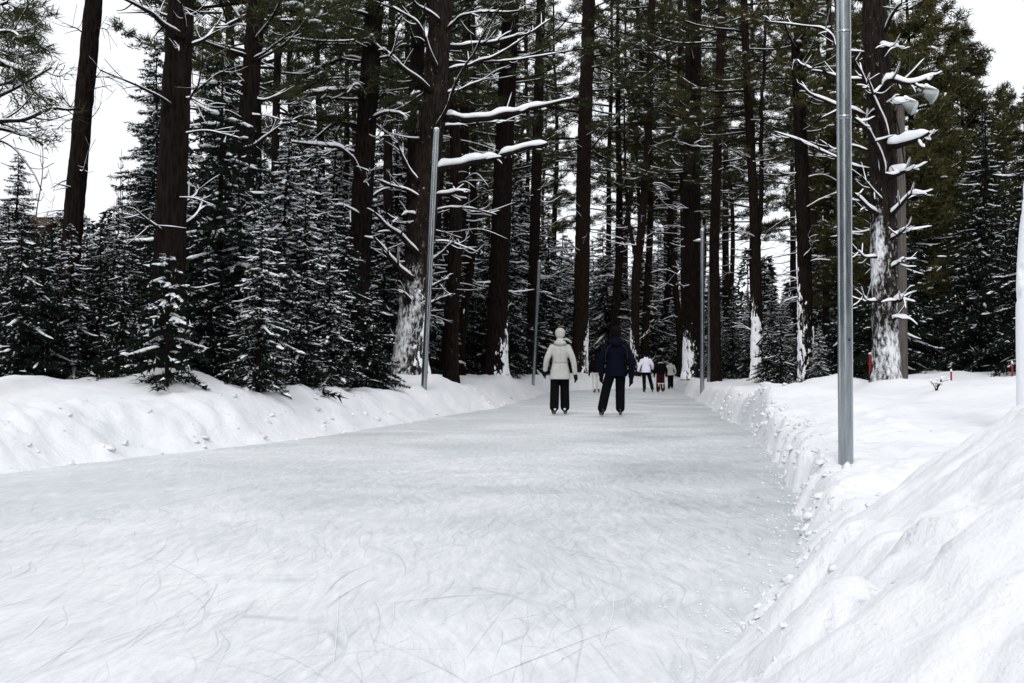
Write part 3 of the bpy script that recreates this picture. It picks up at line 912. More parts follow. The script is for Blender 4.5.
def spruce_proto(seed, H, R, snow_amt=1.0, bare=.05, r0=None, dens=1.0, gap=.0, bl=.075, bw=.022):
    rg_ = np.random.default_rng(seed)
    tb, cb, sb, wb = MB(), MB(), MB(), MB()
    n = 24; zs = np.linspace(-.2, H, n)
    pts = np.stack([noise(zs * .3, seed, seed) * .25, noise(zs * .3, 7.7, seed) * .25, zs], -1); pts[:, :2] -= pts[0, :2]
    r0 = r0 or .012 * H + .012
    add_tube(tb, pts, r0 * (1 - .93 * (zs + .2) / (H + .2)), 9)
    B, D, SC, SD, SS, WB, WD = [], [], [], [], [], [], []
    z = bare * H
    while z < H * .985:
        f = z / H
        nb = int(round((5 if f < .8 else 4) * dens + rg_.random()))
        sn = snow_amt * (.30 + .85 * f ** .8)
        for k in range(nb):
            if rg_.random() < gap: continue
            a = rg_.random() * 2 * PI
            L = (R * (1 - f) ** .85 + .05) * (.5 + .65 * rg_.random())
            zz = z + rg_.normal() * .04
            dv = np.array([math.cos(a), math.sin(a), 0]); sv = np.array([-dv[1], dv[0], 0])
            i = min(int(np.searchsorted(zs, zz)), n - 1)
            ns = 7
            s = np.linspace(0, 1, ns)
            droop = .22 + .50 * (1 - f) + rg_.normal() * .1
            q = pts[i] * [1, 1, 0] + [0, 0, zz] + dv * (L * s)[:, None] * .95 + np.array([0, 0, 1.0]) * (L * (.10 * s - droop * s ** 1.5 + .16 * s ** 4))[:, None]
            add_tube(wb, q, np.linspace(.006 + .005 * L, .003, ns), 4, cap=False)
            nt_ = max(3, int(L / .065))
            st = (np.arange(nt_) + rg_.random(nt_)) / nt_ * .88 + .12
            tl = np.clip(.42 * L * (1.08 - st), .05, .5) * (.7 + .5 * rg_.random(nt_))
            for sg in (-1, 1):
                c = np.stack([np.interp(st, s, q[:, m]) for m in range(3)], -1)
                td = dv * .75 + sv * sg + rg_.normal(size=(nt_, 3)) * .16 - np.array([0, 0, .28])
                td /= np.linalg.norm(td, axis=1)[:, None]
                nn = np.maximum(3, (tl / .021).astype(int))
                idx = np.repeat(np.arange(nt_), nn)
                u = rg_.random(len(idx))
                bb = c[idx] + td[idx] * (tl[idx] * u)[:, None]
                dd = td[idx] * .8 + rg_.normal(size=(len(idx), 3)) * .6
                white = rg_.random(len(idx)) < .085 * sn
                B.append(bb[~white]); D.append(dd[~white])
                WB.append(bb[white] + [0, 0, .012]); WD.append(dd[white])
                # snow lying on the twigs
                pick = rg_.random(nt_) < .14 * sn
                if pick.any():
                    cc = c[pick] + td[pick] * (tl[pick] * .55)[:, None] + [0, 0, .02]
                    SC.append(cc); SD.append(td[pick]); SS.append(np.stack([tl[pick] * .46, .016 + .016 * rg_.random(pick.sum()), .009 + .010 * rg_.random(pick.sum())], -1))
            # spine needles
            nn = int(L / .018); u = rg_.random(nn)
            bb = np.stack([np.interp(u, s, q[:, m]) for m in range(3)], -1)
            B.append(bb); D.append(dv * .6 + rg_.normal(size=(nn, 3)) * .6)
            if rg_.random() < .8 * sn:
                if rg_.random() < .42 and L > .12 and droop < .62:
                    add_snow_ridge(sb, spline(q[1:], 9) + [0, 0, .012], np.linspace(.022 + .035 * L, .010, 9), .026 + .022 * L, int(z * 997) + k, breaks=False, sides=6)
                nl = max(1, int(L / .25))
                for t in range(nl):
                    if rg_.random() < .45: continue
                    v = rg_.uniform(.35, 1.0)
                    cc = np.array([np.interp(v, s, q[:, m]) for m in range(3)]) + [0, 0, .025]
                    j = min(ns - 2, int(v * (ns - 1))); dd = q[j + 1] - q[j]; dd[2] *= .6; dd /= np.linalg.norm(dd)
                    SC.append(cc[None]); SD.append(dd[None]); SS.append(np.array([[rg_.uniform(.05, .15), rg_.uniform(.028, .07), rg_.uniform(.016, .042)]]) * min(1, .42 + .13 * H) * (.5 + .5 * min(1, L)) * (.75 + .3 * snow_amt))
        z += (.16 + .05 * rg_.random()) * max(1, H / 7) / max(.7, dens)
    B, D = np.concatenate(B), np.concatenate(D)
    add_blades(cb, B, D, bl * (.7 + .6 * rg_.random(len(B))), bw, rng=rg_)
    WB, WD = np.concatenate(WB), np.concatenate(WD)
    add_blades(sb, WB, WD, bl * .9, bw * 1.2, rng=rg_)
    if SC:
        add_lumps(sb, np.concatenate(SC), np.concatenate(SD), np.concatenate(SS), nu=7, nv=4, rng=rg_)
    return dict(trunk=tb.build('trunk', M['bark'], mesh_only=True), crown=cb.build('crown', M['spruce'], mesh_only=True, smooth_shade=False),
                crown_limbs=wb.build('crown_limbs', M['twig'], mesh_only=True), snow=sb.build('snow', M['snow'], mesh_only=True))


def plant(proto, name, label, cat, x, y, scale, group=None, rz=None, sink=.05, mats=None):
    root = thing(name, label, cat, (x, y, gz(x, y) - sink), group, random.uniform(0, 2 * PI) if rz is None else rz)
    root.scale = (scale, scale, scale)
    tr = link('trunk', proto['trunk'], root)
    cr = link('crown', proto['crown'], root)
    tag(link('branches', proto['crown_limbs'], cr), kind='stuff')
    tag(link('snow', proto['snow'], cr), kind='stuff')
    return root


exec_order = []
# ---- the trees one can tell apart, each at its own distance
W = PI  # facing left / right of the camera in the ground plane: angle 0 = +X
single_tree('pine_tree', 'dark bare trunk leaning right against the sky, behind the left snow bank', [(68, 300), (75, 200), (84, 100), (94, 0)], 20, 21, 17,
            seed=3, rnd=6, rnd_z=(3, 7), rnd_len=(.4, 1.0), snow_t=.02,
            limbs=[([(84, 33), (76, 29), (69, 25)], .9, .0), ([(78, 116), (66, 102), (51, 84)], .9, .006), ([(78, 118), (64, 108), (54, 100)], .7, .0),
                   ([(96, 28), (104, 29), (109, 32)], .6, 0), ([(90, 82), (98, 75), (102, 70)], .6, 0), ([(91, 90), (103, 87), (111, 86)], .5, 0), ([(90, 118), (97, 112), (102, 102)], .5, 0)])
single_tree('pine_tree', 'thickest bare trunk at left, rising from a snow mound behind a tiny fir', [(167, 372), (168, 300), (172, 180), (181, 0)], 15, 33, 26, seed=4,
            crusts=[(345, 60, -1.2, -.28, .010, 1.5, 3.0, 1.5)], rnd=7, rnd_z=(2.0, 6.5), rnd_len=(.4, 1.2), snow_t=.03,
            limbs=[([(180, 35), (163, 22), (150, 12), (115, -4)], 3.2, .045, -.8), ([(176, 20), (160, 14), (138, 2)], 1.6, .03, .5), ([(171, 105), (158, 96), (135, 86), (99, 70)], 2.0, .022, -.5),
                   ([(185, 105), (195, 92), (199, 80), (203, 40)], 1.3, .01), ([(195, 92), (212, 78), (228, 68)], 1.3, .02), ([(190, 45), (205, 38), (216, 25)], 2.5, .04, .4),
                   ([(188, 30), (184, 14), (181, 2)], 1.8, .03, -.6), ([(164, 232), (150, 222), (138, 212)], 1.6, .04, -.5), ([(180, 228), (196, 215), (204, 195)], 1.6, .05), ([(180, 205), (192, 198), (200, 190)], 1.5, .05)])
single_tree('pine_tree', 'dark trunk crossed by snowy limbs, next right of the thickest left trunk', [(235, 260), (241, 180), (250, 90), (257, 0)], 20, 22, 17, seed=5,
            rnd=12, rnd_z=(2.5, 7.5), rnd_len=(.6, 2.0), snow_t=.05,
            limbs=[([(250, 40), (240, 18), (222, -3)], 1.8, .05), ([(248, 15), (222, 28), (192, 48)], 1.8, .06), ([(246, 85), (232, 68), (222, 50)], 1.2, .03),
                   ([(243, 150), (262, 140), (282, 125)], 2.0, .06), ([(242, 118), (225, 112), (205, 118)], 1.5, .04), ([(252, 60), (275, 45), (294, 30)], 1.4, .05)], crown_at=6.0)
single_tree('pine_tree', 'thin dark trunk close behind the second trunk from the thick left one', [(274, 230), (276, 120), (279, 0)], 24, 9, 7, seed=6, rnd=8, rnd_z=(3, 8), rnd_len=(.4, 1.2), sides=14, crown_at=6.5)
single_tree('pine_tree', 'dark trunk with long snowy limbs reaching left over the spruces', [(358, 300), (362, 200), (368, 100), (375, 0)], 25, 24, 18, seed=8,
            rnd=10, rnd_z=(2.0, 7.5), rnd_len=(.6, 1.8), snow_t=.06, crown_at=6.3,
            limbs=[([(368, 64), (345, 58), (318, 68), (286, 76)], 2.6, .09), ([(366, 98), (345, 90), (318, 94), (298, 96)], 3.0, .15, -.6), ([(364, 128), (340, 122), (316, 138)], 2.4, .12),
                   ([(361, 176), (347, 152), (322, 146), (284, 141)], 2.4, .12, -.9), ([(370, 14), (340, 11), (285, 8)], 2.0, .07), ([(366, 86), (345, 79), (306, 80)], 1.8, .06),
                   ([(362, 155), (338, 150), (306, 158)], 2.2, .10), ([(372, 45), (350, 44), (290, 46)], 1.4, .04), ([(378, 60), (392, 52), (400, 30)], 1.6, .06), ([(372, 118), (392, 112), (408, 118)], 2.0, .08),
                   ([(366, 200), (385, 190), (402, 192)], 1.6, .07), ([(360, 215), (340, 205), (322, 214)], 1.5, .08)])
single_tree('pine_tree', 'slim dark trunk standing tight behind the snowiest trunk at left', [(414, 330), (414, 200), (417, 60), (419, 0)], 29, 17, 14, seed=9, rnd=8, rnd_z=(2, 8), rnd_len=(.6, 1.5), snow_t=.05, crown_at=6.8)
single_tree('pine_tree', 'thick snow caked trunk with many bent white limbs, behind the left steel pole', [(408, 372), (413, 320), (424, 200), (434, 100), (442, 0)], 25.5, 33, 23, seed=10, bark='bark_fleck',
            crusts=[(379, 255, 0.1, .52, .05, 1.4, .7), (380, 225, -1.5, .42, .012, 4.5, 2.6, 1.3)], rnd=10, rnd_z=(1.6, 7), rnd_len=(.5, 1.5), snow_t=.06,
            limbs=[([(438, 72), (428, 48), (414, 20), (370, 0)], 2.4, .10, -.8), ([(432, 90), (405, 70), (386, 52), (368, 40)], 2.8, .12, -.6), ([(418, 182), (404, 160), (398, 145), (370, 120)], 2.4, .10),
                   ([(420, 196), (398, 188), (376, 180)], 1.8, .09), ([(418, 255), (402, 236), (388, 226), (373, 212)], 2.8, .13, -.7), ([(413, 280), (398, 268), (386, 254), (373, 236)], 3.4, .16, -.5),
                   ([(412, 302), (405, 296), (399, 288)], 1.6, .09), ([(446, 48), (490, 43), (527, 34)], 3.0, .13), ([(446, 70), (480, 62), (515, 44), (552, 18)], 2.0, .08, .6),
                   ([(440, 118), (480, 119), (520, 111), (572, 99)], 3.8, .18, -.5), ([(436, 170), (470, 164), (505, 154), (548, 143)], 4.2, .19, -.9), ([(436, 196), (452, 193), (465, 192)], 2.2, .15, -.5),
                   ([(434, 132), (447, 108), (458, 80), (478, 45), (502, 3)], 2.0, .03, -1.0), ([(442, 96), (470, 86), (512, 64)], 1.6, .07, .8), ([(444, 62), (500, 62), (570, 50)], 1.4, .06, .8),
                   ([(430, 262), (445, 250), (453, 242)], 1.8, .09, -.6), ([(430, 288), (442, 282), (450, 279)], 1.5, .08), ([(428, 306), (440, 300), (453, 294)], 1.6, .08, -.5), ([(436, 128), (470, 124), (515, 121)], 1.6, .09, .6),
                   ([(446, 28), (470, 14), (520, 12)], 1.8, .08), ([(440, 20), (420, 8), (405, -10)], 1.8, .08), ([(426, 215), (445, 208), (470, 208), (496, 214)], 1.5, .07, 1.0)])
single_tree('pine_tree', 'straight dark trunk with white snow down its right foot, right of left steel pole', [(496, 372), (499, 280), (504, 150), (511, 0)], 36, 21, 17, seed=11,
            crusts=[(377, 300, 0.0, .42, .05, .8, .85)], rnd=12, rnd_z=(3, 9), rnd_len=(.5, 2.0), snow_t=.06, crown_at=8.0, top=24, crown_r=3.4, crown_n=48)
single_tree('pine_tree', 'narrow dark trunk standing left of the cream coat skater', [(531, 372), (534, 260), (538, 120), (541, 0)], 50, 12, 9, seed=12, sides=14, rnd=10, rnd_z=(4, 10), rnd_len=(.5, 1.8), crown_at=9.5, top=28, crown_r=4.0, crown_n=54)
single_tree('pine_tree', 'straight trunk with snow at its foot, between the two near skaters', [(579, 380), (582, 280), (584, 150), (589, 0)], 56, 16, 13, seed=13, bark='bark_red',
            crusts=[(383, 320, -.2, .44, .06, .7, .85)], rnd=20, rnd_z=(6, 13), rnd_len=(.8, 3.2), snow_t=.05, crown_at=9.8, top=31, crown_r=5.0, crown_n=50,
            limbs=[([(588, 152), (605, 132), (622, 108)], 1.4, .05), ([(578, 100), (562, 94), (545, 92)], 1.4, .05)])
single_tree('pine_tree', 'forked reddish trunk with snow on its left side, behind the navy jacket skater', [(636, 382), (635, 330), (636, 270), (640, 245), (648, 150), (650, 60), (652, 0)], 62, 9, 7, seed=14, bark='bark_red', sides=14,
            crusts=[(385, 315, PI, .44, .06, .7, .9)], rnd=12, rnd_z=(6, 14), rnd_len=(.8, 3), snow_t=.06, crown_at=11, top=32, crown_r=4.5, crown_n=44,
            limbs=[([(637, 262), (631, 235), (627, 200), (625, 160), (624, 100)], 2.4, .0, .5, 8), ([(634, 345), (645, 335), (650, 328)], .8, .05), ([(637, 360), (650, 362), (656, 356)], .8, .05)])
single_tree('pine_tree', 'thick dark trunk with a white snow crust low on its left, behind pole with bracket', [(693, 380), (692, 300), (692, 150), (694, 0)], 46, 19, 15, seed=15,
            crusts=[(384, 318, PI + .2, .50, .05, .8, .9)], rnd=16, rnd_z=(4, 12), rnd_len=(.6, 2.4), snow_t=.05, crown_at=8.5, top=27, crown_r=4.4, crown_n=56,
            limbs=[([(694, 145), (702, 140), (708, 136)], 1.6, .12, -.4), ([(690, 180), (700, 172), (705, 165)], .8, .06)])
single_tree('pine_tree', 'slim trunk just right of the thick trunk behind the bracket pole', [(716, 378), (714, 250), (719, 100), (722, 0)], 42, 11, 8, seed=16, sides=14, bark='bark_red', rnd=10, rnd_z=(4, 11), rnd_len=(.5, 2.0), crown_at=8, top=25, crown_r=3.6, crown_n=48)
single_tree('pine_tree', 'slender trunk left of the thick trunk behind the bracket pole', [(685, 380), (684, 250), (682, 120), (680, 0)], 64, 7, 6, seed=17, sides=12, bark='bark_red', rnd=8, rnd_z=(6, 14), rnd_len=(.6, 2.2), crown_at=11, top=32, crown_r=4.5, crown_n=54)
single_tree('pine_tree', 'twin stemmed red pine with a white snow crust at its foot, mid right', [(757, 378), (757, 310), (756, 250), (752, 170), (746, 60), (744, 0)], 36, 11, 7, seed=18, sides=14, bark='bark_red',
            crusts=[(384, 285, PI + .6, .56, .05, .8, 1.1)], rnd=10, rnd_z=(4, 10), rnd_len=(.5, 1.8), snow_t=.05, crown_at=7.6, top=22, crown_r=3.4, crown_n=48, crown_mat='pine_olive',
            limbs=[([(757, 250), (761, 200), (761, 120), (764, 60), (768, 0)], 3.0, .0, .3, 10), ([(756, 345), (765, 335), (772, 330)], .8, .06), ([(757, 335), (748, 328), (742, 326)], .8, .06)])
single_tree('pine_tree', 'dark straight trunk with snow patches, just left of the near steel pole', [(806, 378), (805, 280), (801, 150), (796, 0)], 32, 15, 12, seed=19,
            crusts=[(382, 255, PI + .3, .34, .045, 1.0, 1.0), (382, 300, 0.1, .30, .04, 1.0, .8)], rnd=14, rnd_z=(3, 10), rnd_len=(.5, 1.8), snow_t=.05, crown_at=7.5, top=21, crown_r=3.2, crown_n=44, crown_mat='pine_olive',
            limbs=[([(804, 258), (812, 245), (808, 235)], .9, .06)])
single_tree('pine_tree', 'thin trunk seen between the near steel pole and snow patched trunk', [(826, 372), (826, 250), (828, 130), (829, 40)], 40, 7, 6, seed=20, sides=12, rnd=8, rnd_z=(3, 9), rnd_len=(.4, 1.5), crown_at=6.5)
single_tree('pine_tree', 'gnarled snow plastered trunk with heavy white limbs, right of the near steel pole', [(886, 376), (885, 320), (883, 250), (883, 180), (879, 90), (874, 0)], 19, 26, 24, seed=21, bark='bark_fleck',
            crusts=[(382, 150, -1.5, .42, .014, 4.0, 2.6, 1.3), (300, 185, PI + .6, .62, .04, 1.4, .9, 1.3), (382, 220, 0.0, .42, .03, 2.2, .8, 1.3)], rnd=6, rnd_z=(1.6, 6), rnd_len=(.4, 1.1), snow_t=.06,
            limbs=[([(868, 52), (842, 50), (832, 36), (815, 27), (765, 20)], 2.2, .07, .5), ([(868, 82), (838, 76), (808, 66), (795, 60)], 1.8, .08), ([(868, 116), (840, 108), (812, 94), (798, 84)], 2.0, .09, -.5),
                   ([(872, 170), (842, 160), (810, 146), (774, 132)], 1.8, .07, .6), ([(889, 150), (876, 108), (866, 84), (855, 58)], 3.0, .13, -.5), ([(882, 88), (874, 92), (868, 78)], 2.0, .08),
                   ([(886, 182), (872, 138), (854, 120)], 3.0, .13, -.7), ([(882, 90), (890, 80), (912, 82), (940, 73)], 3.0, .17, -.5), ([(888, 148), (905, 143), (930, 133)], 4.0, .22, -.8),
                   ([(888, 178), (900, 174), (908, 170)], 3.0, .18, -.4), ([(890, 215), (903, 205), (915, 193), (929, 196)], 2.2, .15, -.5), ([(876, 216), (866, 206), (854, 194)], 2.4, .13, -.5),
                   ([(880, 44), (890, 47), (899, 46)], 1.8, .12, -.4), ([(884, 30), (895, 12), (905, 2)], 2.0, .05), ([(876, 258), (866, 256), (858, 250)], 1.4, .08, -.4), ([(892, 240), (900, 233), (905, 228)], 1.8, .13, -.4),
                   ([(892, 268), (899, 262), (904, 258)], 1.5, .10, -.3), ([(892, 300), (899, 301), (905, 299)], 2.2, .15, -.4), ([(893, 320), (899, 318), (904, 318)], 1.8, .12, -.3), ([(876, 302), (868, 300), (861, 296)], 1.4, .09, -.3),
                   ([(888, 130), (896, 118), (906, 175), (908, 210)], 1.0, .0, -.4, 3), ([(868, 150), (852, 146), (836, 150), (818, 140)], 1.4, .05), ([(882, 200), (872, 190), (862, 175)], 1.2, .06)])
# the trunk plastered white at the right edge of the view
single_tree('tree_trunk', 'trunk plastered wholly white with snow at the far right edge', [(1040, 420), (1037, 330), (1037, 270), (1042, 200), (1047, 150), (1066, 0)], 9.0, 22, 16, seed=22, top=5.5,
            crusts=[(440, 60, PI, 1.0, .10, 1.6, 1.6, .3)], cat='tree')

# ---- repeated trees
SP = [spruce_proto(101, 3.2, 1.2, .55, .03, dens=1.15), spruce_proto(102, 5.2, 1.55, 1.25, .10, dens=1.1), spruce_proto(103, 7.4, 2.1, .95, .04, dens=1.3), spruce_proto(104, 6.4, 1.75, 1.5, .14, gap=.08, dens=1.1),
      spruce_proto(105, 1.35, .52, 1.5, .13, dens=1.3), spruce_proto(106, 4.5, 1.5, .35, .05, dens=1.2), spruce_proto(107, 8.0, 2.1, .5, .05, dens=1.25)]
HS = [3.2, 5.2, 7.4, 6.4, 1.35, 4.5, 8.0]
PN = [pine_proto(201, 17, 6.2, 2.6, 42, .17, 'bark', 'pine'), pine_proto(202, 19, 7.4, 3.0, 44, .21, 'bark_red', 'pine'), pine_proto(203, 15, 5.2, 2.2, 40, .12, 'bark_red', 'pine_olive', dead=28), pine_proto(204, 18, 5.6, 2.8, 48, .19, 'bark', 'pine_olive')]
LOW = pine_proto(211, 9.5, 1.2, 2.1, 150, .12, 'bark', 'pine_olive', dead=8, tuft=18, dens=13)


def named_spruce(i, px, d, h, label, kind='spruce_tree', rz=None):
    H = HS[i]
    return plant(SP[i], kind, label, 'spruce', X(px, d), d, h / H, 'young spruces at the edge of the wood', rz)


named_spruce(4, 167, 14.0, 1.75, 'tiny snow dusted fir in front of the thickest left trunk', 'fir_tree')
named_spruce(2, 157, 27, 8.6, 'tall pointed spruce against the sky between the two left trunks')
named_spruce(3, 238, 17.5, 3.5, 'snow laden spruce right of the thickest left trunk')
named_spruce(1, 258, 15.2, 2.7, 'thin stemmed young spruce at the bank edge in front of the snow laden one')
named_spruce(0, 22, 14.8, 2.4, 'dark bushy spruce at the far left edge of the wood')
named_spruce(1, 74, 15.8, 2.4, 'dark bushy spruce in front of the leaning bare trunk')
named_spruce(2, 115, 18, 3.1, 'snowy spruce between the leaning trunk and the thickest trunk')
named_spruce(0, 122, 14.8, 1.7, 'low spruce left of the tiny fir')
named_spruce(1, 312, 19, 3.8, 'broad snowy spruce midway between thin stemmed spruce and snow caked trunk')
named_spruce(5, 352, 21.5, 3.4, 'dark spruce below the long limbs reaching left')
named_spruce(0, 208, 16.2, 2.2, 'low dark spruce just right of the snow mound')
named_spruce(3, 290, 22, 5.4, 'tall snowy spruce behind the broad one')
named_spruce(2, 66, 26, 4.2, 'pointed spruce showing behind the leaning bare trunk')
named_spruce(2, 8, 28, 5.9, 'small pointed spruce against the sky at far left')
named_spruce(2, 214, 30, 8.6, 'narrow spire of a spruce against the sky, right of the thickest left trunk')
named_spruce(3, 335, 26, 6.2, 'dark spruce filling the gap left of the long limbed trunk')
named_spruce(5, 386, 28, 3.4, 'spruce between the long limbed trunk and the snow caked trunk')
named_spruce(5, 44, 15.6, 2.25, 'dark low spruce below the cabin at far left')
named_spruce(5, 38, 18.5, 2.55, 'dark spruce right in front of the dark cabin')
named_spruce(5, 28, 25, 3.5, 'dark spruce hiding the lower part of the dark cabin')
named_spruce(0, 50, 20, 2.95, 'dark spruce hiding the right side of the dark cabin')
named_spruce(1, 334, 19.0, 3.0, 'snowy spruce at the bank edge left of the long limbed trunk')
named_spruce(0, 372, 21.6, 2.2, 'low dark spruce in front of the long limbed trunk')
named_spruce(0, 300, 17.0, 1.7, 'low spruce at the bank edge right of the thin stemmed one')
named_spruce(2, 516, 56, 11.5, 'narrow snowy spruce against the sky left of the cream coat skater')
named_spruce(3, 548, 64, 10.0, 'snow dusted spruce directly behind the cream coat skater')
named_spruce(2, 606, 68, 9.5, 'snow dusted spruce directly behind the navy jacket skater')

placed = []


def ok_site(x, y, r):
    if x > np.interp(y, _yl, _xl) - (1.6 if y < 30 else 2.6) and x < np.interp(y, _yr, _xr) + 2.0 and y < PATH_END + 3: return False
    for a, b, c in placed:
        if (a - x) ** 2 + (b - y) ** 2 < (r + c) ** 2 * .5: return False
    return True


ZN = [(-900, 150, 'behind the leaning bare trunk'), (150, 400, 'behind the thick trunks at left'), (400, 560, 'between left steel pole and cream coat skater'),
      (560, 690, 'beyond the far skaters'), (690, 840, 'between bracket pole and near steel pole'), (840, 2000, 'right of the near steel pole')]


def zone(px):
    for a, b, t in ZN:
        if a <= px < b: return t


def scatter(n, pxr, dr, kinds, hr, name, cat, word, seed, rmin, skip=None, grp=None, p=1.0):
    rg_ = random.Random(seed); k = 0; tries = 0
    while k < n and tries < n * 40:
        tries += 1
        d = dr[0] + (dr[1] - dr[0]) * rg_.random() ** p; px = rg_.uniform(*pxr)
        x = X(px, d)
        if skip and skip(px, d): continue
        if not ok_site(x, d, rmin): continue
        i = rg_.choice(kinds)
        h = rg_.uniform(*hr)
        if cat == 'spruce':
            h = min(h, .25 + (371 - np.interp(px, [-60, 130, 165, 400], [195, 222, 60, 0])) / FPX * d)
            H = HS[i]
            pr = SP[i]
        else:
            H = [17, 19, 15, 18][i]; pr = PN[i]
        plant(pr, name, word + ' ' + zone(px), cat, x, d, h / H, (grp or word) + ' ' + zone(px))
        placed.append((x, d, rmin)); k += 1


for px, d in ((68, 20), (168, 15), (238, 20), (274, 24), (360, 25), (410, 25.5), (414, 29), (497, 36), (532, 50), (580, 56), (636, 62), (692, 46), (716, 42), (685, 64), (757, 36), (806, 32), (826, 40), (886, 19), (903, 24)):
    placed.append((X(px, d), d, .5))

# understorey spruces
scatter(44, (-160, 410), (16, 34), [0, 1, 2, 3, 3, 5, 6], (3.4, 6.8), 'spruce_tree', 'spruce', 'snow dusted understorey spruce', 1, 1.0, skip=lambda px, d: 362 < px and d < 28)
scatter(26, (150, 430), (30, 58), [2, 6, 6, 3], (6, 11), 'spruce_tree', 'spruce', 'tall dark spruce deep in the wood', 2, 1.3)
scatter(10, (-200, 150), (34, 60), [2, 6], (4.5, 8), 'spruce_tree', 'spruce', 'tall dark spruce deep in the wood', 12, 1.3)
scatter(20, (430, 545), (36, 80), [2, 3, 5, 6, 6], (5, 10), 'spruce_tree', 'spruce', 'tall dark spruce deep in the wood', 3, 1.2, skip=lambda px, d: px > 545)
scatter(24, (560, 700), (68, 98), [1, 2, 3, 6], (6, 11), 'spruce_tree', 'spruce', 'tall dark spruce deep in the wood', 4, 1.4)
scatter(28, (690, 860), (42, 80), [0, 1, 2, 3, 5, 6], (3, 6.5), 'spruce_tree', 'spruce', 'snow dusted understorey spruce', 5, 1.2)
scatter(26, (840, 1180), (26, 70), [0, 1, 2, 3, 5, 6, 6], (3, 7), 'spruce_tree', 'spruce', 'snow dusted understorey spruce', 6, 1.2)
scatter(30, (690, 1150), (26, 44), [0, 1, 5], (1.4, 2.4), 'spruce_tree', 'spruce', 'low snow dusted spruce', 7, .7)
# pines
gap = lambda px, d: 560 < px < 600 and d < 200
scatter(18, (200, 470), (28, 58), [0, 1, 3], (16, 23), 'pine_tree', 'pine', 'tall pine deep in the wood', 21, 1.0)
scatter(3, (-260, -60), (22, 50), [0, 1], (15, 19), 'pine_tree', 'pine', 'tall pine deep in the wood', 28, 1.0)
scatter(12, (440, 562), (46, 90), [0, 1, 2, 3], (19, 28), 'pine_tree', 'pine', 'tall pine deep in the wood', 22, 1.0, skip=gap)
scatter(14, (604, 700), (64, 100), [0, 1, 2, 3], (24, 33), 'pine_tree', 'pine', 'tall pine deep in the wood', 23, 1.0, skip=gap)
scatter(12, (690, 850), (46, 84), [0, 1, 2, 3], (18, 27), 'pine_tree', 'pine', 'tall pine deep in the wood', 24, 1.0)
scatter(30, (850, 1180), (30, 70), [2, 3, 3], (10, 14), 'pine_tree', 'pine', 'tall pine deep in the wood', 25, 1.0, skip=lambda px, d: px > 905 and d < 44)

# pines of the right side
def low_pine(px, d, h, label, rz=0):
    plant(LOW, 'pine_tree', label, 'pine', X(px, d), d, h / 9.5, 'olive green pines at right', rz)


low_pine(912, 31, 12.0, 'olive green pine with a pointed top just right of the plastered trunk', .3)
low_pine(962, 33, 10.2, 'bushy olive green pine with a rounded top under the open sky', 1.3)
low_pine(1004, 37, 9.2, 'dark green pine sloping down towards the right edge', 2.2)
low_pine(938, 42, 10.5, 'olive pine showing between the pointed and the rounded pines', 3.7)
low_pine(870, 36, 12.5, 'olive pine behind the gnarled plastered trunk', 4.4)
plant(SP[6], 'spruce_tree', 'dark spruce whose branches enter at the right edge', 'spruce', X(1052, 25), 25, 1.0, None)

# near pine at the left edge, only its branches reach into view
single_tree('pine_tree', 'pine beyond the left edge with snowy boughs reaching into the sky', [(-75, 400), (-70, 200), (-66, 0)], 11.5, 26, 20, seed=31, rnd=0, crown_at=5.4, crown_r=1.3, crown_n=7,
            limbs=[([(-68, 140), (-30, 122), (5, 122), (40, 112), (80, 106)], 3.0, .035, -.8, 8, 10), ([(-68, 110), (-20, 100), (10, 92), (52, 67)], 2.6, .04, -.4, 7, 10), ([(-68, 60), (-20, 66), (14, 68), (22, 72)], 3.2, .08, -.6, 9, 26),
                   ([(-70, 90), (-20, 88), (18, 82), (40, 96)], 2.6, .07, .3, 8, 24), ([(-70, 150), (-10, 130), (20, 134), (44, 146)], 2.4, .03, .6, 8, 10), ([(-70, 170), (-20, 142), (10, 146), (30, 168), (42, 190)], 1.6, .01, -.4, 4, 0),
                   ([(-68, 30), (-20, 34), (10, 30), (24, 40)], 2.4, .05, -.3, 11, 40), ([(-68, 0), (-20, 10), (8, 4), (18, 12)], 2.4, .05, .2, 11, 40), ([(-68, 45), (-25, 50), (5, 52), (30, 62)], 2.2, .04, .8, 9, 30)])


# bare broadleaf saplings
def sapling(px, d, h, label, seed):
    x = X(px, d); g = gz(x, d)
    root = thing('bare_tree', label, 'tree', (x, d, g - .1))
    mb = MB(); tw = MB(); rg_ = random.Random(seed)
    zs = np.linspace(0, h, 24)
    p = np.stack([noise(zs * .5, seed, seed) * .3, noise(zs * .5, 3.3, seed) * .3, zs], -1); p[:, :2] -= p[0, :2]
    add_tube(mb, p, np.linspace(.045, .006, 24), 7)
    for k in range(26):
        i = rg_.randint(6, 22); a = rg_.uniform(0, 2 * PI); L = rg_.uniform(.4, 1.5) * (1.15 - i / 24)
        e = p[i] + np.array([math.cos(a) * .6, math.sin(a) * .6, .9]) * L
        q = spline(np.array([p[i], p[i] + np.array([math.cos(a), math.sin(a), .5]) * L * .4, e]), 8)
        add_tube(tw, q, np.linspace(.012, .004, 8), 4, cap=False)
        for t in range(4):
            c = q[rg_.randint(2, 7)]; f = c + np.array([rg_.gauss(0, .3), rg_.gauss(0, .3), .3]) * L * .6
            add_tube(tw, np.array([c, (c + f) / 2 + [0.02, 0, .02], f]), [.006, .005, .003], 3, cap=False)
    mb.build('trunk', M['birch'], root); tw.build('twigs', M['birch'], root)


sapling(45, 30, 7.0, 'bare leafless sapling against the sky at left', 3)
sapling(122, 34, 7.2, 'bare leafless sapling between the two left trunks', 5)

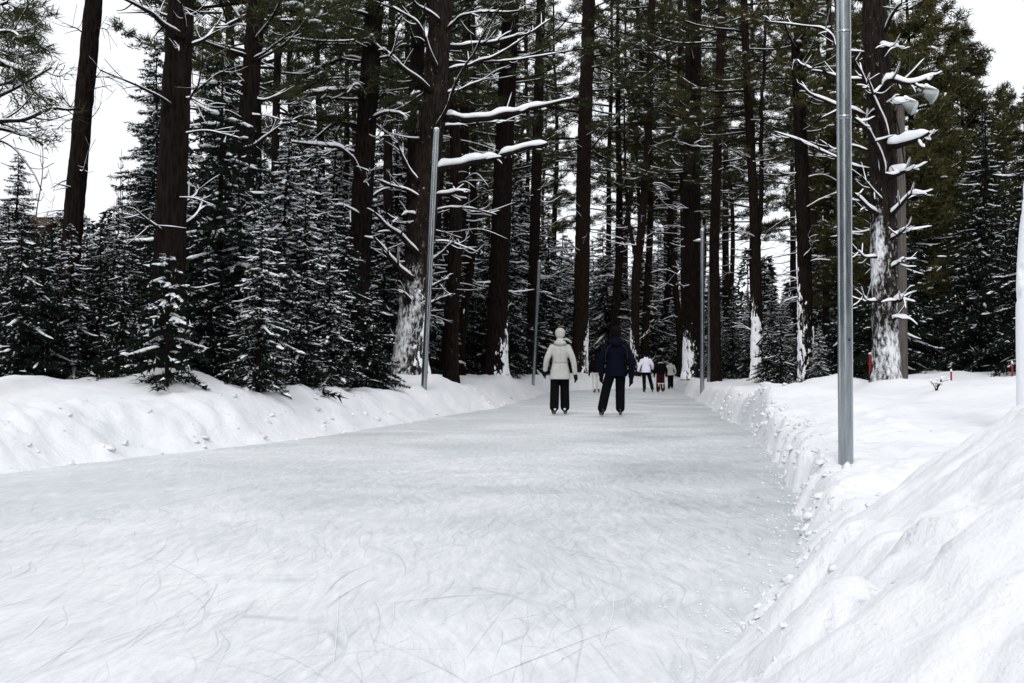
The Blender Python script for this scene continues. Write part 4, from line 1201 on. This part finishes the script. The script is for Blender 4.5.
# small snow capped twig plant on the right bank
def twig_plant():
    d = 16.0; x = X(936, d); g = gz(x, d)
    root = thing('twig_plant', 'small dry plant poking from the snow right of the plastered trunk', 'plant', (x, d, g - .03))
    mb = MB(); sb = MB(); rg_ = random.Random(4)
    for k in range(7):
        a = rg_.uniform(0, 2 * PI); L = rg_.uniform(.14, .27)
        e = np.array([math.cos(a) * .4, math.sin(a) * .4, .85]) * L
        add_tube(mb, spline(np.array([[0, 0, 0], e * .5 + [0, 0, .03], e]), 6), np.linspace(.006, .004, 6), 4)
        for t in range(2):
            b = e * rg_.uniform(.5, .9); f = b + np.array([rg_.gauss(0, .05), rg_.gauss(0, .05), .03])
            add_tube(mb, np.array([b, (b + f) / 2, f]), .0035, 4)
            add_lumps(sb, (f + [0, 0, .012])[None], np.array([[1.0, 0, 0]]), np.array([[.028, .022, .016]]))
        add_lumps(sb, (e + [0, 0, .01])[None], np.array([[1.0, 0, 0]]), np.array([[.03, .025, .02]]))
    mb.build('stem', M['twig'], root); sb.build('snow', M['snow'], root)


twig_plant()

# far wood behind everything and unseen trees around the camera, one mass
mb = MB(); tbm = MB(); sbm = MB()
rgf = np.random.default_rng(77)
for k in range(150):
    px = rgf.uniform(-250, 1280); d = rgf.uniform(92, 150)
    top = np.interp(px, [-250, 0, 140, 170, 400, 480, 540, 560, 600, 620, 740, 800, 860, 1280], [240, 225, 215, 170, 160, 200, 250, 285, 285, 240, 250, 275, 215, 150]) + rgf.uniform(-15, 45)
    x = X(px, d); h = (371 - top) / FPX * d; g = 0.6
    R = h * rgf.uniform(.13, .2)
    add_tube(tbm, np.array([[x, d, g], [x, d, g + h * .5], [x, d, g + h]]), [.16, .1, .02], 5, cap=False)
    n = 620
    f = rgf.random(n) ** 1.15
    rr = R * (1 - f) ** .8 * np.sqrt(rgf.random(n)) + .1; a = rgf.random(n) * 2 * PI
    B = np.stack([x + rr * np.cos(a), d + rr * np.sin(a), g + h * (.03 + .97 * f)], -1)
    D = np.stack([np.cos(a), np.sin(a), -.35 + 0 * a], -1) + rgf.normal(size=(n, 3)) * .4
    add_blades(mb, B, D, .75, .34, rng=rgf)
    w = rgf.random(n) < .16
    add_blades(mb, B[w] + [0, 0, .1], D[w], .5, .16, mat=1, rng=rgf)
for k in range(95):  # unseen trees around the camera, added to reflect dark in the steel
    while True:
        x, d = rgf.uniform(-34, 34), rgf.uniform(-34, 9)
        if math.hypot(x, d) > 15 and not (np.interp(d, _yl, _xl) - 3 < x < np.interp(d, _yr, _xr) + 3) and abs(x) > .75 * d + 9: break
    h = rgf.uniform(10, 15); g = .5; R = rgf.uniform(1.4, 2.2); n = 700
    add_tube(tbm, np.array([[x, d, g], [x, d, g + h * .5], [x, d, g + h]]), [.18, .12, .02], 5, cap=False)
    f = rgf.random(n); rr = R * (1 - f) ** .6 * np.sqrt(rgf.random(n)) + .1; a = rgf.random(n) * 2 * PI
    B = np.stack([x + rr * np.cos(a), d + rr * np.sin(a), g + h * (.08 + .92 * f)], -1)
    D = np.stack([np.cos(a), np.sin(a), -.3 + 0 * a], -1) + rgf.normal(size=(n, 3)) * .4
    add_blades(mb, B, D, .8, .34, rng=rgf)
    w = rgf.random(n) < .12
    add_blades(mb, B[w] + [0, 0, .1], D[w], .5, .16, mat=1, rng=rgf)
mb.F += [(f_ + mb.n, 2) for f_, m_ in tbm.F]; mb.V += tbm.V; mb.n += tbm.n
tag(mb.build('far_and_unseen_wood', [M['spruce'], M['snow'], M['bark']], smooth_shade=False), kind='stuff')


# ------------------------------------------------------------------ poles, lamps, posts
def steel_pole(px_b, px_t, d, ztop, label, joints=(), bracket=None, dia=.094, bolts=()):
    x0 = X(px_b, d); g = gz(x0, d)
    root = thing('steel_pole', label, 'pole', (x0, d, g), 'steel poles along the ice path')
    x1 = X(px_t, d) - x0
    H = ztop - g
    at = lambda z: np.array([x1 * z / H, 0, z])
    mb = MB()
    add_tube(mb, np.array([at(z) for z in np.linspace(-.3, H, 24)]), dia / 2, 32, 0)
    mb.build('pole', M['steel'], root)
    mb = MB(); add_tube(mb, np.array([at(H - .004), at(H + .02), at(H + .035)]), [dia * .56, dia * .56, dia * .35], 28); mb.build('cap', M['steel'], root)
    sb = MB(); add_ellipsoid(sb, at(H + .05), (dia * .45, dia * .45, .03)); sb.build('snow', M['snow'], root)
    for z in joints:
        mb = MB(); z = z - g
        add_tube(mb, np.array([at(z - .012), at(z - .006), at(z + .006), at(z + .012)]), [dia * .505, dia * .525, dia * .525, dia * .505], 32); mb.build('collar', M['steel'], root)
    for z in bolts:
        mb = MB(); z = z - g; c = at(z)
        add_tube(mb, np.array([c + [.012, -dia * .46, 0], c + [.012, -dia * .56, 0]]), .009, 8); mb.build('bolt', M['dark_metal'], root)
    if bracket:
        z = bracket - g; c = at(z)
        mb = MB()
        add_tube(mb, np.array([c + [0, 0, -.03], c + [0, 0, .03]]), dia * .56, 20)
        add_tube(mb, np.array([c, c + [-.14, 0, .0], c + [-.28, 0, .015]]), .016, 8)
        b = mb.build('bracket', M['steel'], root)
        sb = MB(); add_snow_ridge(sb, np.array([c + [-.03 - .02 * i, 0, .01] for i in range(11)]), .02, .05, 3, breaks=False); sb.build('snow', M['snow'], b)
    return root


steel_pole(845, 846.5, 7.3, 4.3, 'tall galvanised steel pole nearest the camera, on the right bank', dia=.098, joints=(P(846, 118, 7.3)[2], P(846, 33, 7.3)[2]), bolts=(P(846, 340, 7.3)[2],))
steel_pole(424, 436, 23.0, P(0, 131, 23)[2],  'leaning steel pole in front of the snow caked trunk at left', dia=.125)
steel_pole(702, 703, 33, P(0, 231, 33)[2], 'steel pole with a small snowy bracket on the right bank', bracket=P(0, 241, 33)[2], dia=.13)
steel_pole(708.5, 709.5, 44, P(0, 276, 44)[2], 'thin far steel pole just right of the bracket pole', dia=.13)
steel_pole(533, 539.5, 44, P(0, 262, 44)[2], 'thin far steel pole left of the cream coat skater', dia=.13)


def flood_post():
    d = 24.0; x = X(903, d); g = gz(x, d)
    root = thing('lamp_post', 'weathered brown post carrying two snow capped floodlights', 'lamp post', (x, d, g))
    H = P(903, 106, d)[2] - g
    mb = MB(); add_tube(mb, np.array([[0, 0, z] for z in np.linspace(-.3, H, 20)]), np.linspace(.105, .085, 20), 16, 0, .03, 3); mb.build('post', M['post'], root)
    mb = MB(); add_tube(mb, spline(np.array([[-.12, 0, H - .1], [0.0, -.02, H + .10], [.22, -.05, H + .20], [.48, -.08, H + .24]]), 12), .028, 8)
    add_tube(mb, np.array([[0, 0, H - .04], [.02, -.02, H + .12]]), .03, 8)
    mb.build('bracket', M['dark_metal'], root)
    sb = MB(); add_ellipsoid(sb, (-.03, -.02, H + .12), (.17, .10, .08)); sb.build('snow', M['snow'], root)
    for (cx, cz, yaw) in ((.17, H - .02, .35), (.62, H + .24, .2)):
        fl = MB(); gl = MB(); sn = MB()
        ax = np.array([math.cos(yaw) * .86, -math.sin(yaw), -.42]); ax /= np.linalg.norm(ax)
        c = np.array([cx, -.06, cz])
        prof = [(-.16, .04), (-.14, .07), (-.07, .10), (.02, .135), (.10, .165), (.112, .172)]
        add_tube(fl, np.array([c + ax * s for s, r in prof]), [r for s, r in prof], 18)
        add_tube(gl, np.array([c + ax * s for s in (.114, .15, .17)]), [.162, .13, .04], 18)
        add_tube(fl, np.array([c - ax * .2, c - ax * .2 + [-.08, 0, .04]]), .03, 8)
        q = np.array([c + ax * s + [0, 0, .06] for s in np.linspace(-.2, .14, 10)])
        add_snow_ridge(sn, q, np.linspace(.07, .13, 10), .10, 5, breaks=False, sides=12)
        f = fl.build('floodlight', M['lamp'], root); gl.build('lens', M['glass'], f, origin=None); sn.build('snow', M['snow'], f)


flood_post()


def red_post(px, d, ztop, w, label):
    x = X(px, d); g = gz(x, d)
    root = thing('marker_post', label, 'post', (x, d, g), 'red marker posts at the foot of the wood')
    mb = MB(); H = ztop - g
    add_tube(mb, np.array([[0, 0, -.2], [0, 0, 0], [0, 0, H * .5], [0, 0, H - .03], [0, 0, H]]), [w, w, w, w, w * .7], 12); mb.build('post', M['red'], root)
    mb = MB(); add_ellipsoid(mb, (0, 0, H + .01), (w * 1.1, w * 1.1, .03)); mb.build('snow', M['snow'], root)


red_post(872.5, 22.5, P(0, 354, 22.5)[2], .075, 'red marker post hiding behind the gnarled plastered trunk')
red_post(951, 21, P(0, 371, 21)[2], .017, 'short red marker post right of the lamp post')
red_post(1012, 21, P(0, 363, 21)[2], .017, 'taller red marker post near the right edge')


def cabin():
    d = 60.0; x = X(37, d); g = gz(x, d)
    root = thing('cabin', 'small dark cabin with tan eave boards and snowy roof behind the left spruces', 'cabin', (x, d, g))
    zt = P(0, 212, d)[2] - g
    def box(mb, a, b, mat=0):
        (x0, y0, z0), (x1, y1, z1) = a, b
        v = np.array([[x0, y0, z0], [x1, y0, z0], [x1, y1, z0], [x0, y1, z0], [x0, y0, z1], [x1, y0, z1], [x1, y1, z1], [x0, y1, z1]])
        mb.add(v, np.array([[3, 2, 1, 0], [4, 5, 6, 7], [0, 1, 5, 4], [1, 2, 6, 5], [2, 3, 7, 6], [3, 0, 4, 7]]), mat)
    mb = MB(); box(mb, (-1.2, 0, -.3), (1.2, 3, zt - .3)); mb.build('wall', M['twig'], root, smooth_shade=False)
    mb = MB(); box(mb, (-1.25, -.12, zt - .72), (1.25, -.004, zt - .28)); mb.build('fascia', M['timber'], root, smooth_shade=False)
    mb = MB()
    for sgn in (-1, 1):
        v = np.array([[-1.5, 1.5, zt + .5], [1.5, 1.5, zt + .5], [1.5, 1.5 + sgn * 2.0, zt - .35], [-1.5, 1.5 + sgn * 2.0, zt - .35]])
        v = np.vstack([v, v + [0, 0, .28]])
        mb.add(v, np.array([[0, 1, 2, 3], [4, 7, 6, 5], [0, 3, 7, 4], [1, 5, 6, 2], [2, 6, 7, 3], [0, 4, 5, 1]]))
    mb.build('roof', M['snow'], root, smooth_shade=False)


cabin()


# ------------------------------------------------------------------ people
def remesh(name, mat, parent, tubes=(), blobs=(), voxel=.011, smooth_n=3):
    """shapes overlapping each other, fused into one continuous skin"""
    mb = MB()
    for pts, rad in tubes:
        pts = np.asarray(pts, dtype=float)
        k = max(2, int(np.linalg.norm(np.diff(pts, axis=0), axis=1).sum() / .03))
        rad = np.asarray(rad, dtype=float)
        q = spline(pts, k) if len(pts) > 2 else spline(pts, k)
        u = np.linspace(0, len(pts) - 1, k)
        if rad.ndim == 1:
            r = np.interp(u, np.arange(len(pts)), rad)
            add_tube(mb, q, r, 14)
            for e in (0, -1):
                add_ellipsoid(mb, q[e], (r[e] * .98,) * 3, nu=14, nv=8)
        else:                            # upright loft with elliptical rings
            rx = np.interp(u, np.arange(len(pts)), rad[:, 0]); ry = np.interp(u, np.arange(len(pts)), rad[:, 1])
            a = np.arange(28) / 28 * 2 * PI
            v = np.stack([q[:, None, 0] + np.cos(a) * rx[:, None], q[:, None, 1] + np.sin(a) * ry[:, None], q[:, None, 2] + 0 * a], -1)
            mb.add(v.reshape(-1, 3), grid_faces(k, 28))
            for e in (0, k - 1):
                vv = np.vstack([v[e], q[e]]); j = np.arange(28)
                f = np.stack([j, (j + 1) % 28, np.full(28, 28)], 1)
                mb.add(vv, f[:, ::-1] if e == 0 else f)
    for c, r in blobs:
        add_ellipsoid(mb, c, r, nu=18, nv=12)
    me = mb.build(name, mat, mesh_only=True)
    tmp = bpy.data.objects.new('tmp', me); col.objects.link(tmp)
    m = tmp.modifiers.new('r', 'REMESH'); m.mode = 'VOXEL'; m.voxel_size = voxel; m.use_smooth_shade = True
    s = tmp.modifiers.new('s', 'SMOOTH'); s.iterations = smooth_n; s.factor = .5
    dg = bpy.context.evaluated_depsgraph_get(); dg.update()
    out = bpy.data.meshes.new_from_object(tmp.evaluated_get(dg))
    bpy.data.objects.remove(tmp); bpy.data.meshes.remove(me)
    out.name = name
    out.materials.clear(); out.materials.append(mat)
    out.polygons.foreach_set('use_smooth', np.ones(len(out.polygons), dtype=bool))
    return link(name, out, parent)


def glove(parent, wrist, elbow, mat, sgn, s=1.0):
    w = np.array(wrist); d = w - np.array(elbow); d /= np.linalg.norm(d)
    fw = np.array([0, 1.0, 0]); fw -= d * fw.dot(d); fw /= np.linalg.norm(fw)
    inn = np.cross(d, fw) * -sgn
    t = [([w - d * .03 * s, w + d * .045 * s, w + d * .085 * s], [.034 * s, .038 * s, .036 * s])]
    for k, (o, L) in enumerate(((-.030, .075), (-.010, .088), (.011, .083), (.030, .066))):
        b = w + d * .08 * s - fw * o * s
        t.append(([b, b + d * L * .5 * s + inn * .006 * s, b + d * L * .85 * s + inn * .03 * s], [.0135 * s, .013 * s, .010 * s]))
    b = w + d * .03 * s + fw * .03 * s
    t.append(([b, b + d * .04 * s + fw * .026 * s + inn * .01, b + d * .075 * s + fw * .03 * s + inn * .022], [.016 * s, .015 * s, .012 * s]))
    remesh('glove', mat, parent, t, voxel=.0055, smooth_n=1)


def skate(parent, ankle, foot_dir, boot_mat):
    """boot with its blade touching the ice"""
    a = np.array(ankle); f = np.array([math.sin(foot_dir), math.cos(foot_dir), 0])
    z0 = .105
    heel = np.array([a[0], a[1], 0]) - f * .05
    b = remesh('skate', boot_mat, parent, [([a + [0, 0, .12], a + [0, 0, 0], np.array([a[0], a[1], z0 + .04])], [.055, .05, .052]),
                                         ([heel + [0, 0, z0 + .035], heel + f * .12 + [0, 0, z0 + .033], heel + f * .23 + [0, 0, z0 + .03]], [.042, .046, .036])], voxel=.008)
    mb = MB()
    s = np.array([f[1], -f[0], 0])
    h = lambda u, z, w: heel + f * u + s * w + np.array([0, 0, z])
    prof = [(-.035, .010), (-.02, .0), (.23, .0), (.265, .018), (.26, .034), (-.035, .034)]
    n = len(prof)
    v = [h(u, z, -.003) for u, z in prof] + [h(u, z, .003) for u, z in prof]
    j = np.arange(n)
    mb.add(np.array(v), np.stack([j, (j + 1) % n, (j + 1) % n + n, j + n], 1))
    mb.add(np.array(v[:n]), np.array([list(range(n))])); mb.add(np.array(v[n:]), np.array([list(range(n))[::-1]]))
    mb.build('blade', M['blade'], b, smooth_shade=False)
    mb = MB()
    for u in (.0, .19):
        add_tube(mb, np.array([h(u, .03, 0), h(u + .005, .08, 0)]), [.02, .03], 8)
    add_tube(mb, np.array([h(-.02, .075, 0), h(.10, .078, 0), h(.24, .075, 0)]), [.028, .032, .026], 8)
    mb.build('sole', M['dark_metal'], b)


def person(label, px, d, H, jacket, trousers, cap, boots, glove_m, feet, hands, coat_hem, hem_w, hips=(.165, .115), bulk=1.0, facing=0.0, collar=None, cap_kind='knit',
           leg_r=(.10, .085, .085), shoulder=.20, extras=None, lean=0.0, elbows=None, trouser_top=None, coat_flare=1.0):
    x = X(px, d)
    root = thing('person', label, 'person', (x, d, 0.0), None, facing)
    s = H / 1.78
    S = lambda *p: np.array(p, dtype=float) * s
    fl, fr = feet; hl, hr = hands
    hipz, shz, neckz = .90, 1.42, 1.50
    ank = {}
    legs = []
    for sgn, (fx, fy, lift) in ((-1, fl), (1, fr)):
        hip = S(.09 * sgn, 0, hipz); an = S(fx, fy, .20 + lift); kn = (hip + an) / 2 + S(.0, .05, .02)
        ank[sgn] = an; legs.append((hip, kn, an))
    arms = []
    for sgn, (hx, hy, hz) in ((-1, hl), (1, hr)):
        sh = S(shoulder * .84 * sgn, lean * .5, shz - .055); wr = S(hx, hy, hz)
        el = (sh + wr) / 2 + S(.035 * sgn, -.045, 0) if elbows is None else S(*elbows[0 if sgn < 0 else 1])
        arms.append((sh, el, wr))
    hd = S(0, lean, 1.635)
    # body: one continuous figure under the clothes
    t = []
    for hip, kn, an in legs: t.append(([hip, kn, an], [.075 * s, .052 * s, .036 * s]))
    for sh, el, wr in arms: t.append(([sh, el, wr], [.048 * s, .038 * s, .027 * s]))
    t.append(([S(0, lean * .8, shz), S(0, lean, neckz + .06)], [.055 * s, .052 * s]))
    t.append((np.array([S(0, 0, .84), S(0, lean * .2, 1.05), S(0, lean * .5, 1.28), S(0, lean * .7, 1.44)]), np.array([[.15, .10], [.13, .09], [.155, .105], [.10, .07]]) * s))
    bl = [(hd, S(.073, .092, .112)), (hd + S(0, .045, -.06), S(.052, .055, .06)), (hd + S(0, .098, -.022), S(.014, .02, .02)), (hd + S(.075, .0, -.01), S(.012, .02, .03)), (hd + S(-.075, .0, -.01), S(.012, .02, .03)),
          (hd + S(0, .088, -.065), S(.025, .012, .009))]
    remesh('body', M['skin'], root, t, bl, voxel=.0105 * s)
    mb = MB()
    for e in (-1, 1): add_ellipsoid(mb, hd + S(.03 * e, .086, .01), S(.012, .008, .009), nu=10, nv=6)
    mb.build('eyes', M['hair'], root)
    # trousers
    t = []
    for hip, kn, an in legs: t.append(([hip, kn, an + S(0, 0, -.035)], np.array(leg_r) * s))
    tt = trouser_top or .98
    t.append((np.array([S(0, 0, hipz - .09), S(0, 0, hipz), S(0, 0, tt)]), np.array([[.155, .11], [hips[0], hips[1]], [.14, .10]]) * s))
    tr = remesh('trousers', trousers, root, t, voxel=.0105 * s)
    # coat
    bw = bulk
    wst = coat_hem + (shz - coat_hem) * .52
    t = [(np.array([S(0, 0, coat_hem), S(0, 0, coat_hem + .02), S(0, lean * .2, (coat_hem + wst) / 2), S(0, lean * .35, wst), S(0, lean * .6, shz - .16), S(0, lean * .75, shz - .04), S(0, lean * .85, shz + .02), S(0, lean * .9, neckz + .035)]),
          np.array([[hem_w, hem_w * .72], [hem_w * 1.01, hem_w * .73], [(hem_w * .5 + .085 * bw) * coat_flare, .135 * bw], [.150 * bw, .118 * bw], [.172 * bw, .130 * bw], [.150 * bw, .115 * bw], [.105 * bw, .09 * bw], [.072, .07]]) * s)]
    for sh, el, wr in arms: t.append(([sh, el, wr + (el - wr) / np.linalg.norm(el - wr) * .02 * s], [.076 * s * bw, .062 * s * bw, .050 * s * bw]))
    coat = remesh('coat' if coat_hem < .8 else 'jacket', jacket, root, t, voxel=.0105 * s)
    mb = MB()
    # cap
    if cap_kind == 'knit':
        cp = remesh('hat', cap, root, (), [(hd + S(0, -.008, .030), S(.102, .115, .103)), (hd + S(0, -.03, -.015), S(.096, .09, .07)), (hd + S(0, -.03, -.075), S(.068, .06, .05))], voxel=.009 * s)
    elif cap_kind == 'fur':
        cp = remesh('hat', cap, root, (), [(hd + S(0, -.01, .045), S(.108, .12, .098)), (hd + S(.075, .0, -.03), S(.035, .06, .07)), (hd + S(-.075, .0, -.03), S(.035, .06, .07)), (hd + S(0, -.07, -.02), S(.085, .05, .07))], voxel=.009 * s)
    else:
        remesh('hair', cap, root, (), [(hd + S(0, -.014, .02), S(.086, .100, .112)), (hd + S(0, -.045, -.06), S(.075, .06, .08))], voxel=.009 * s)
    for sgn, (sh, el, wr) in zip((-1, 1), arms):
        glove(root, wr, el, glove_m, sgn, s * 1.08)
    for sgn in (-1, 1):
        skate(root, ank[sgn] * [1, 1, 1], (.15 * sgn), boots)
    if extras: extras(root, S, hd, coat, tr, arms)
    return root


def woman_extras(root, S, hd, coat, tr, arms):
    remesh('hood', M['cream'], coat, [([S(-.10, -.01, 1.455), S(-.07, -.085, 1.46), S(0, -.11, 1.455), S(.07, -.085, 1.46), S(.10, -.01, 1.455)], [.035, .048, .055, .048, .035])], [(S(0, -.075, 1.50), S(.085, .05, .06))], voxel=.01)
    # dark scarf with one pale end blown out to the right, belt line, back seam
    remesh('scarf', M['charcoal'], root, [([S(-.10, -.02, 1.47), S(-.03, -.09, 1.485), S(.06, -.09, 1.50), S(.12, -.02, 1.49), S(.09, .07, 1.48), S(-.06, .08, 1.47), S(-.10, -.01, 1.47)], np.array([.026] * 7)), ([S(.07, -.06, 1.49), S(.12, -.06, 1.505), S(.17, -.04, 1.475)], [.028, .034, .028])], voxel=.009)
    remesh('scarf_end', M['cream_knit'], root, [([S(.06, -.085, 1.52), S(.13, -.08, 1.535), S(.20, -.06, 1.49)], [.018, .026, .02])], voxel=.008)
    a = np.linspace(0, 2 * PI, 40)
    mb = MB(); add_tube(mb, np.stack([np.cos(a) * .160, np.sin(a) * .126, np.full(40, 1.088)], -1), .009, 6, cap=False); mb.build('belt', M['cream'], coat)
    mb = MB(); add_tube(mb, np.array([S(0, -.128, .76), S(0, -.138, .9), S(0, -.121, 1.08), S(0, -.133, 1.27), S(0, -.118, 1.38)]), .005, 5); mb.build('back_seam', M['cream'], coat)


def man_extras(root, S, hd, coat, tr, arms):
    remesh('hood', M['navy'], coat, [([S(-.13, -.02, 1.46), S(-.09, -.10, 1.45), S(0, -.135, 1.44), S(.09, -.10, 1.45), S(.13, -.02, 1.46)], [.045, .06, .07, .06, .045])], [(S(0, -.11, 1.49), S(.115, .06, .08))], voxel=.01)
    for sgn in (-1, 1):
        mb = MB(); add_tube(mb, spline(np.array([S(.10 * sgn, -.145, 1.41), S(.17 * sgn, -.135, 1.35), S(.205 * sgn, -.105, 1.24), S(.215 * sgn, -.09, 1.12)]), 14), .006, 6); mb.build('piping', M['piping'], coat)


def maroon_extras(root, S, hd, coat, tr, arms):
    mb = MB()
    for sgn in (-1, 1):
        for z in (.42,):
            a = np.linspace(0, 2 * PI, 20)
            mb.add(np.concatenate([np.stack([.1 * sgn + np.cos(a) * .100, np.sin(a) * .100 + .03, np.full(20, zz)], -1) for zz in (z, z + .05)]) * (S(0, 0, 1)[2]), grid_faces(2, 20))
        mb.add(np.concatenate([np.stack([np.array([.1 * sgn - .015, .1 * sgn + .015]), np.full(2, -.082), np.full(2, zz)], -1) for zz in (.22, .44)]) * (S(0, 0, 1)[2]), np.array([[0, 1, 3, 2]]))
    mb.build('stripe', M['grey_cloth'], tr)
    remesh('collar', M['grey_cloth'], coat, [([S(-.12, -.02, 1.46), S(-.07, -.10, 1.48), S(.0, -.12, 1.485), S(.07, -.10, 1.48), S(.12, -.02, 1.46)], [.02] * 5)], voxel=.01)


person('skater in a cream hooded coat, cream knit hat and wide black trousers', 560, 22.3, 1.79, M['cream'], M['black'], M['cream_knit'], M['boot_white'], M['charcoal'],
       ((-.118, -.02, 0), (.105, .10, 0)), ((-.30, .06, .90), (.305, -.02, .83)), .73, .212, leg_r=(.102, .094, .094), extras=woman_extras, bulk=.98, shoulder=.185,
       elbows=((-.262, -.04, 1.14), (.258, -.05, 1.12)))
person('skater in a dark navy hooded jacket and black hat, legs apart', 616, 21.7, 1.79, M['navy'], M['black'], M['hair'], M['boot_black'], M['black'],
       ((-.275, 0, 0), (.085, .04, 0)), ((-.285, .05, .80), (.295, -.02, .76)), .79, .215, bulk=1.12, cap_kind='fur', leg_r=(.108, .095, .090), extras=man_extras, shoulder=.225,
       elbows=((-.29, -.03, 1.10), (.30, -.05, 1.08)), hips=(.18, .125))
person('far skater in black top and pale grey trousers half hidden by the navy jacket', 596.5, 45, 1.72, M['black'], M['grey_cloth'], M['hair'], M['boot_black'], M['black'],
       ((-.08, 0, 0), (.10, .10, 0)), ((-.30, .05, .85), (.30, .1, .9)), .86, .185, bulk=1.05, leg_r=(.10, .09, .085), cap_kind='hair')
person('far skater in a bright white jacket and black trousers, mid stride', 646, 46, 1.74, M['white_cloth'], M['black'], M['hair'], M['boot_black'], M['charcoal'],
       ((-.07, 0, 0), (.26, -.05, 0)), ((-.33, .05, .92), (.30, .14, 1.0)), .86, .20, bulk=1.15, cap_kind='hair', leg_r=(.095, .08, .07), lean=.03)
person('far skater in a black jacket and maroon trousers with white stripes', 660.5, 46, 1.50, M['black'], M['maroon'], M['hair'], M['boot_black'], M['black'],
       ((-.12, 0, 0), (.12, .04, 0)), ((-.30, .05, .9), (.30, .05, .9)), .88, .20, bulk=1.15, cap_kind='hair', leg_r=(.115, .105, .105), extras=maroon_extras)
person('farthest skater in a cream jacket and dark trousers, right of the others', 670.5, 54, 1.50, M['cream'], M['black'], M['hair'], M['boot_black'], M['black'],
       ((-.08, 0, 0), (.09, .05, 0)), ((-.27, .05, .88), (.29, .05, .9)), .82, .185, bulk=1.0, cap_kind='knit', leg_r=(.095, .085, .08))

# ------------------------------------------------------------------ light
SUN_EL, SUN_AZ = math.radians(38), math.radians(188)   # azimuth clockwise from +Y: behind and right of the camera
world = bpy.data.worlds.new('World'); scene.world = world
world.use_nodes = True
nt = world.node_tree
bg = nt.nodes['Background']
sky = nt.nodes.new('ShaderNodeTexSky'); sky.sky_type = 'NISHITA'; sky.sun_disc = False
sky.sun_elevation = SUN_EL; sky.sun_rotation = SUN_AZ; sky.dust_density = 4.0; sky.air_density = 1.0
hs = nt.nodes.new('ShaderNodeHueSaturation'); hs.inputs['Saturation'].default_value = .12
nt.links.new(sky.outputs[0], hs.inputs['Color'])
mix = nt.nodes.new('ShaderNodeMix'); mix.data_type = 'RGBA'
mix.inputs[0].default_value = .8
nt.links.new(hs.outputs[0], mix.inputs[6]); mix.inputs[7].default_value = (9.6, 9.9, 10.4, 1)   # the cloud layer
nt.links.new(mix.outputs[2], bg.inputs['Color'])
bg.inputs['Strength'].default_value = .122
sd = bpy.data.lights.new('sun', 'SUN'); sd.energy = 1.3; sd.angle = math.radians(14); sd.color = (1.0, .975, .94)
sun = bpy.data.objects.new('sun', sd); col.objects.link(sun)
dirv = Vector((math.sin(SUN_AZ) * math.cos(SUN_EL), math.cos(SUN_AZ) * math.cos(SUN_EL), math.sin(SUN_EL)))
sun.rotation_euler = dirv.to_track_quat('Z', 'Y').to_euler()

vs = scene.view_settings
vs.view_transform = 'Standard'; vs.look = 'None'; vs.gamma = 1.0; vs.use_curve_mapping = False
vs.exposure = 0.0
scene.cycles.max_bounces = 6
scene.cycles.diffuse_bounces = 2
scene.cycles.use_denoising = True
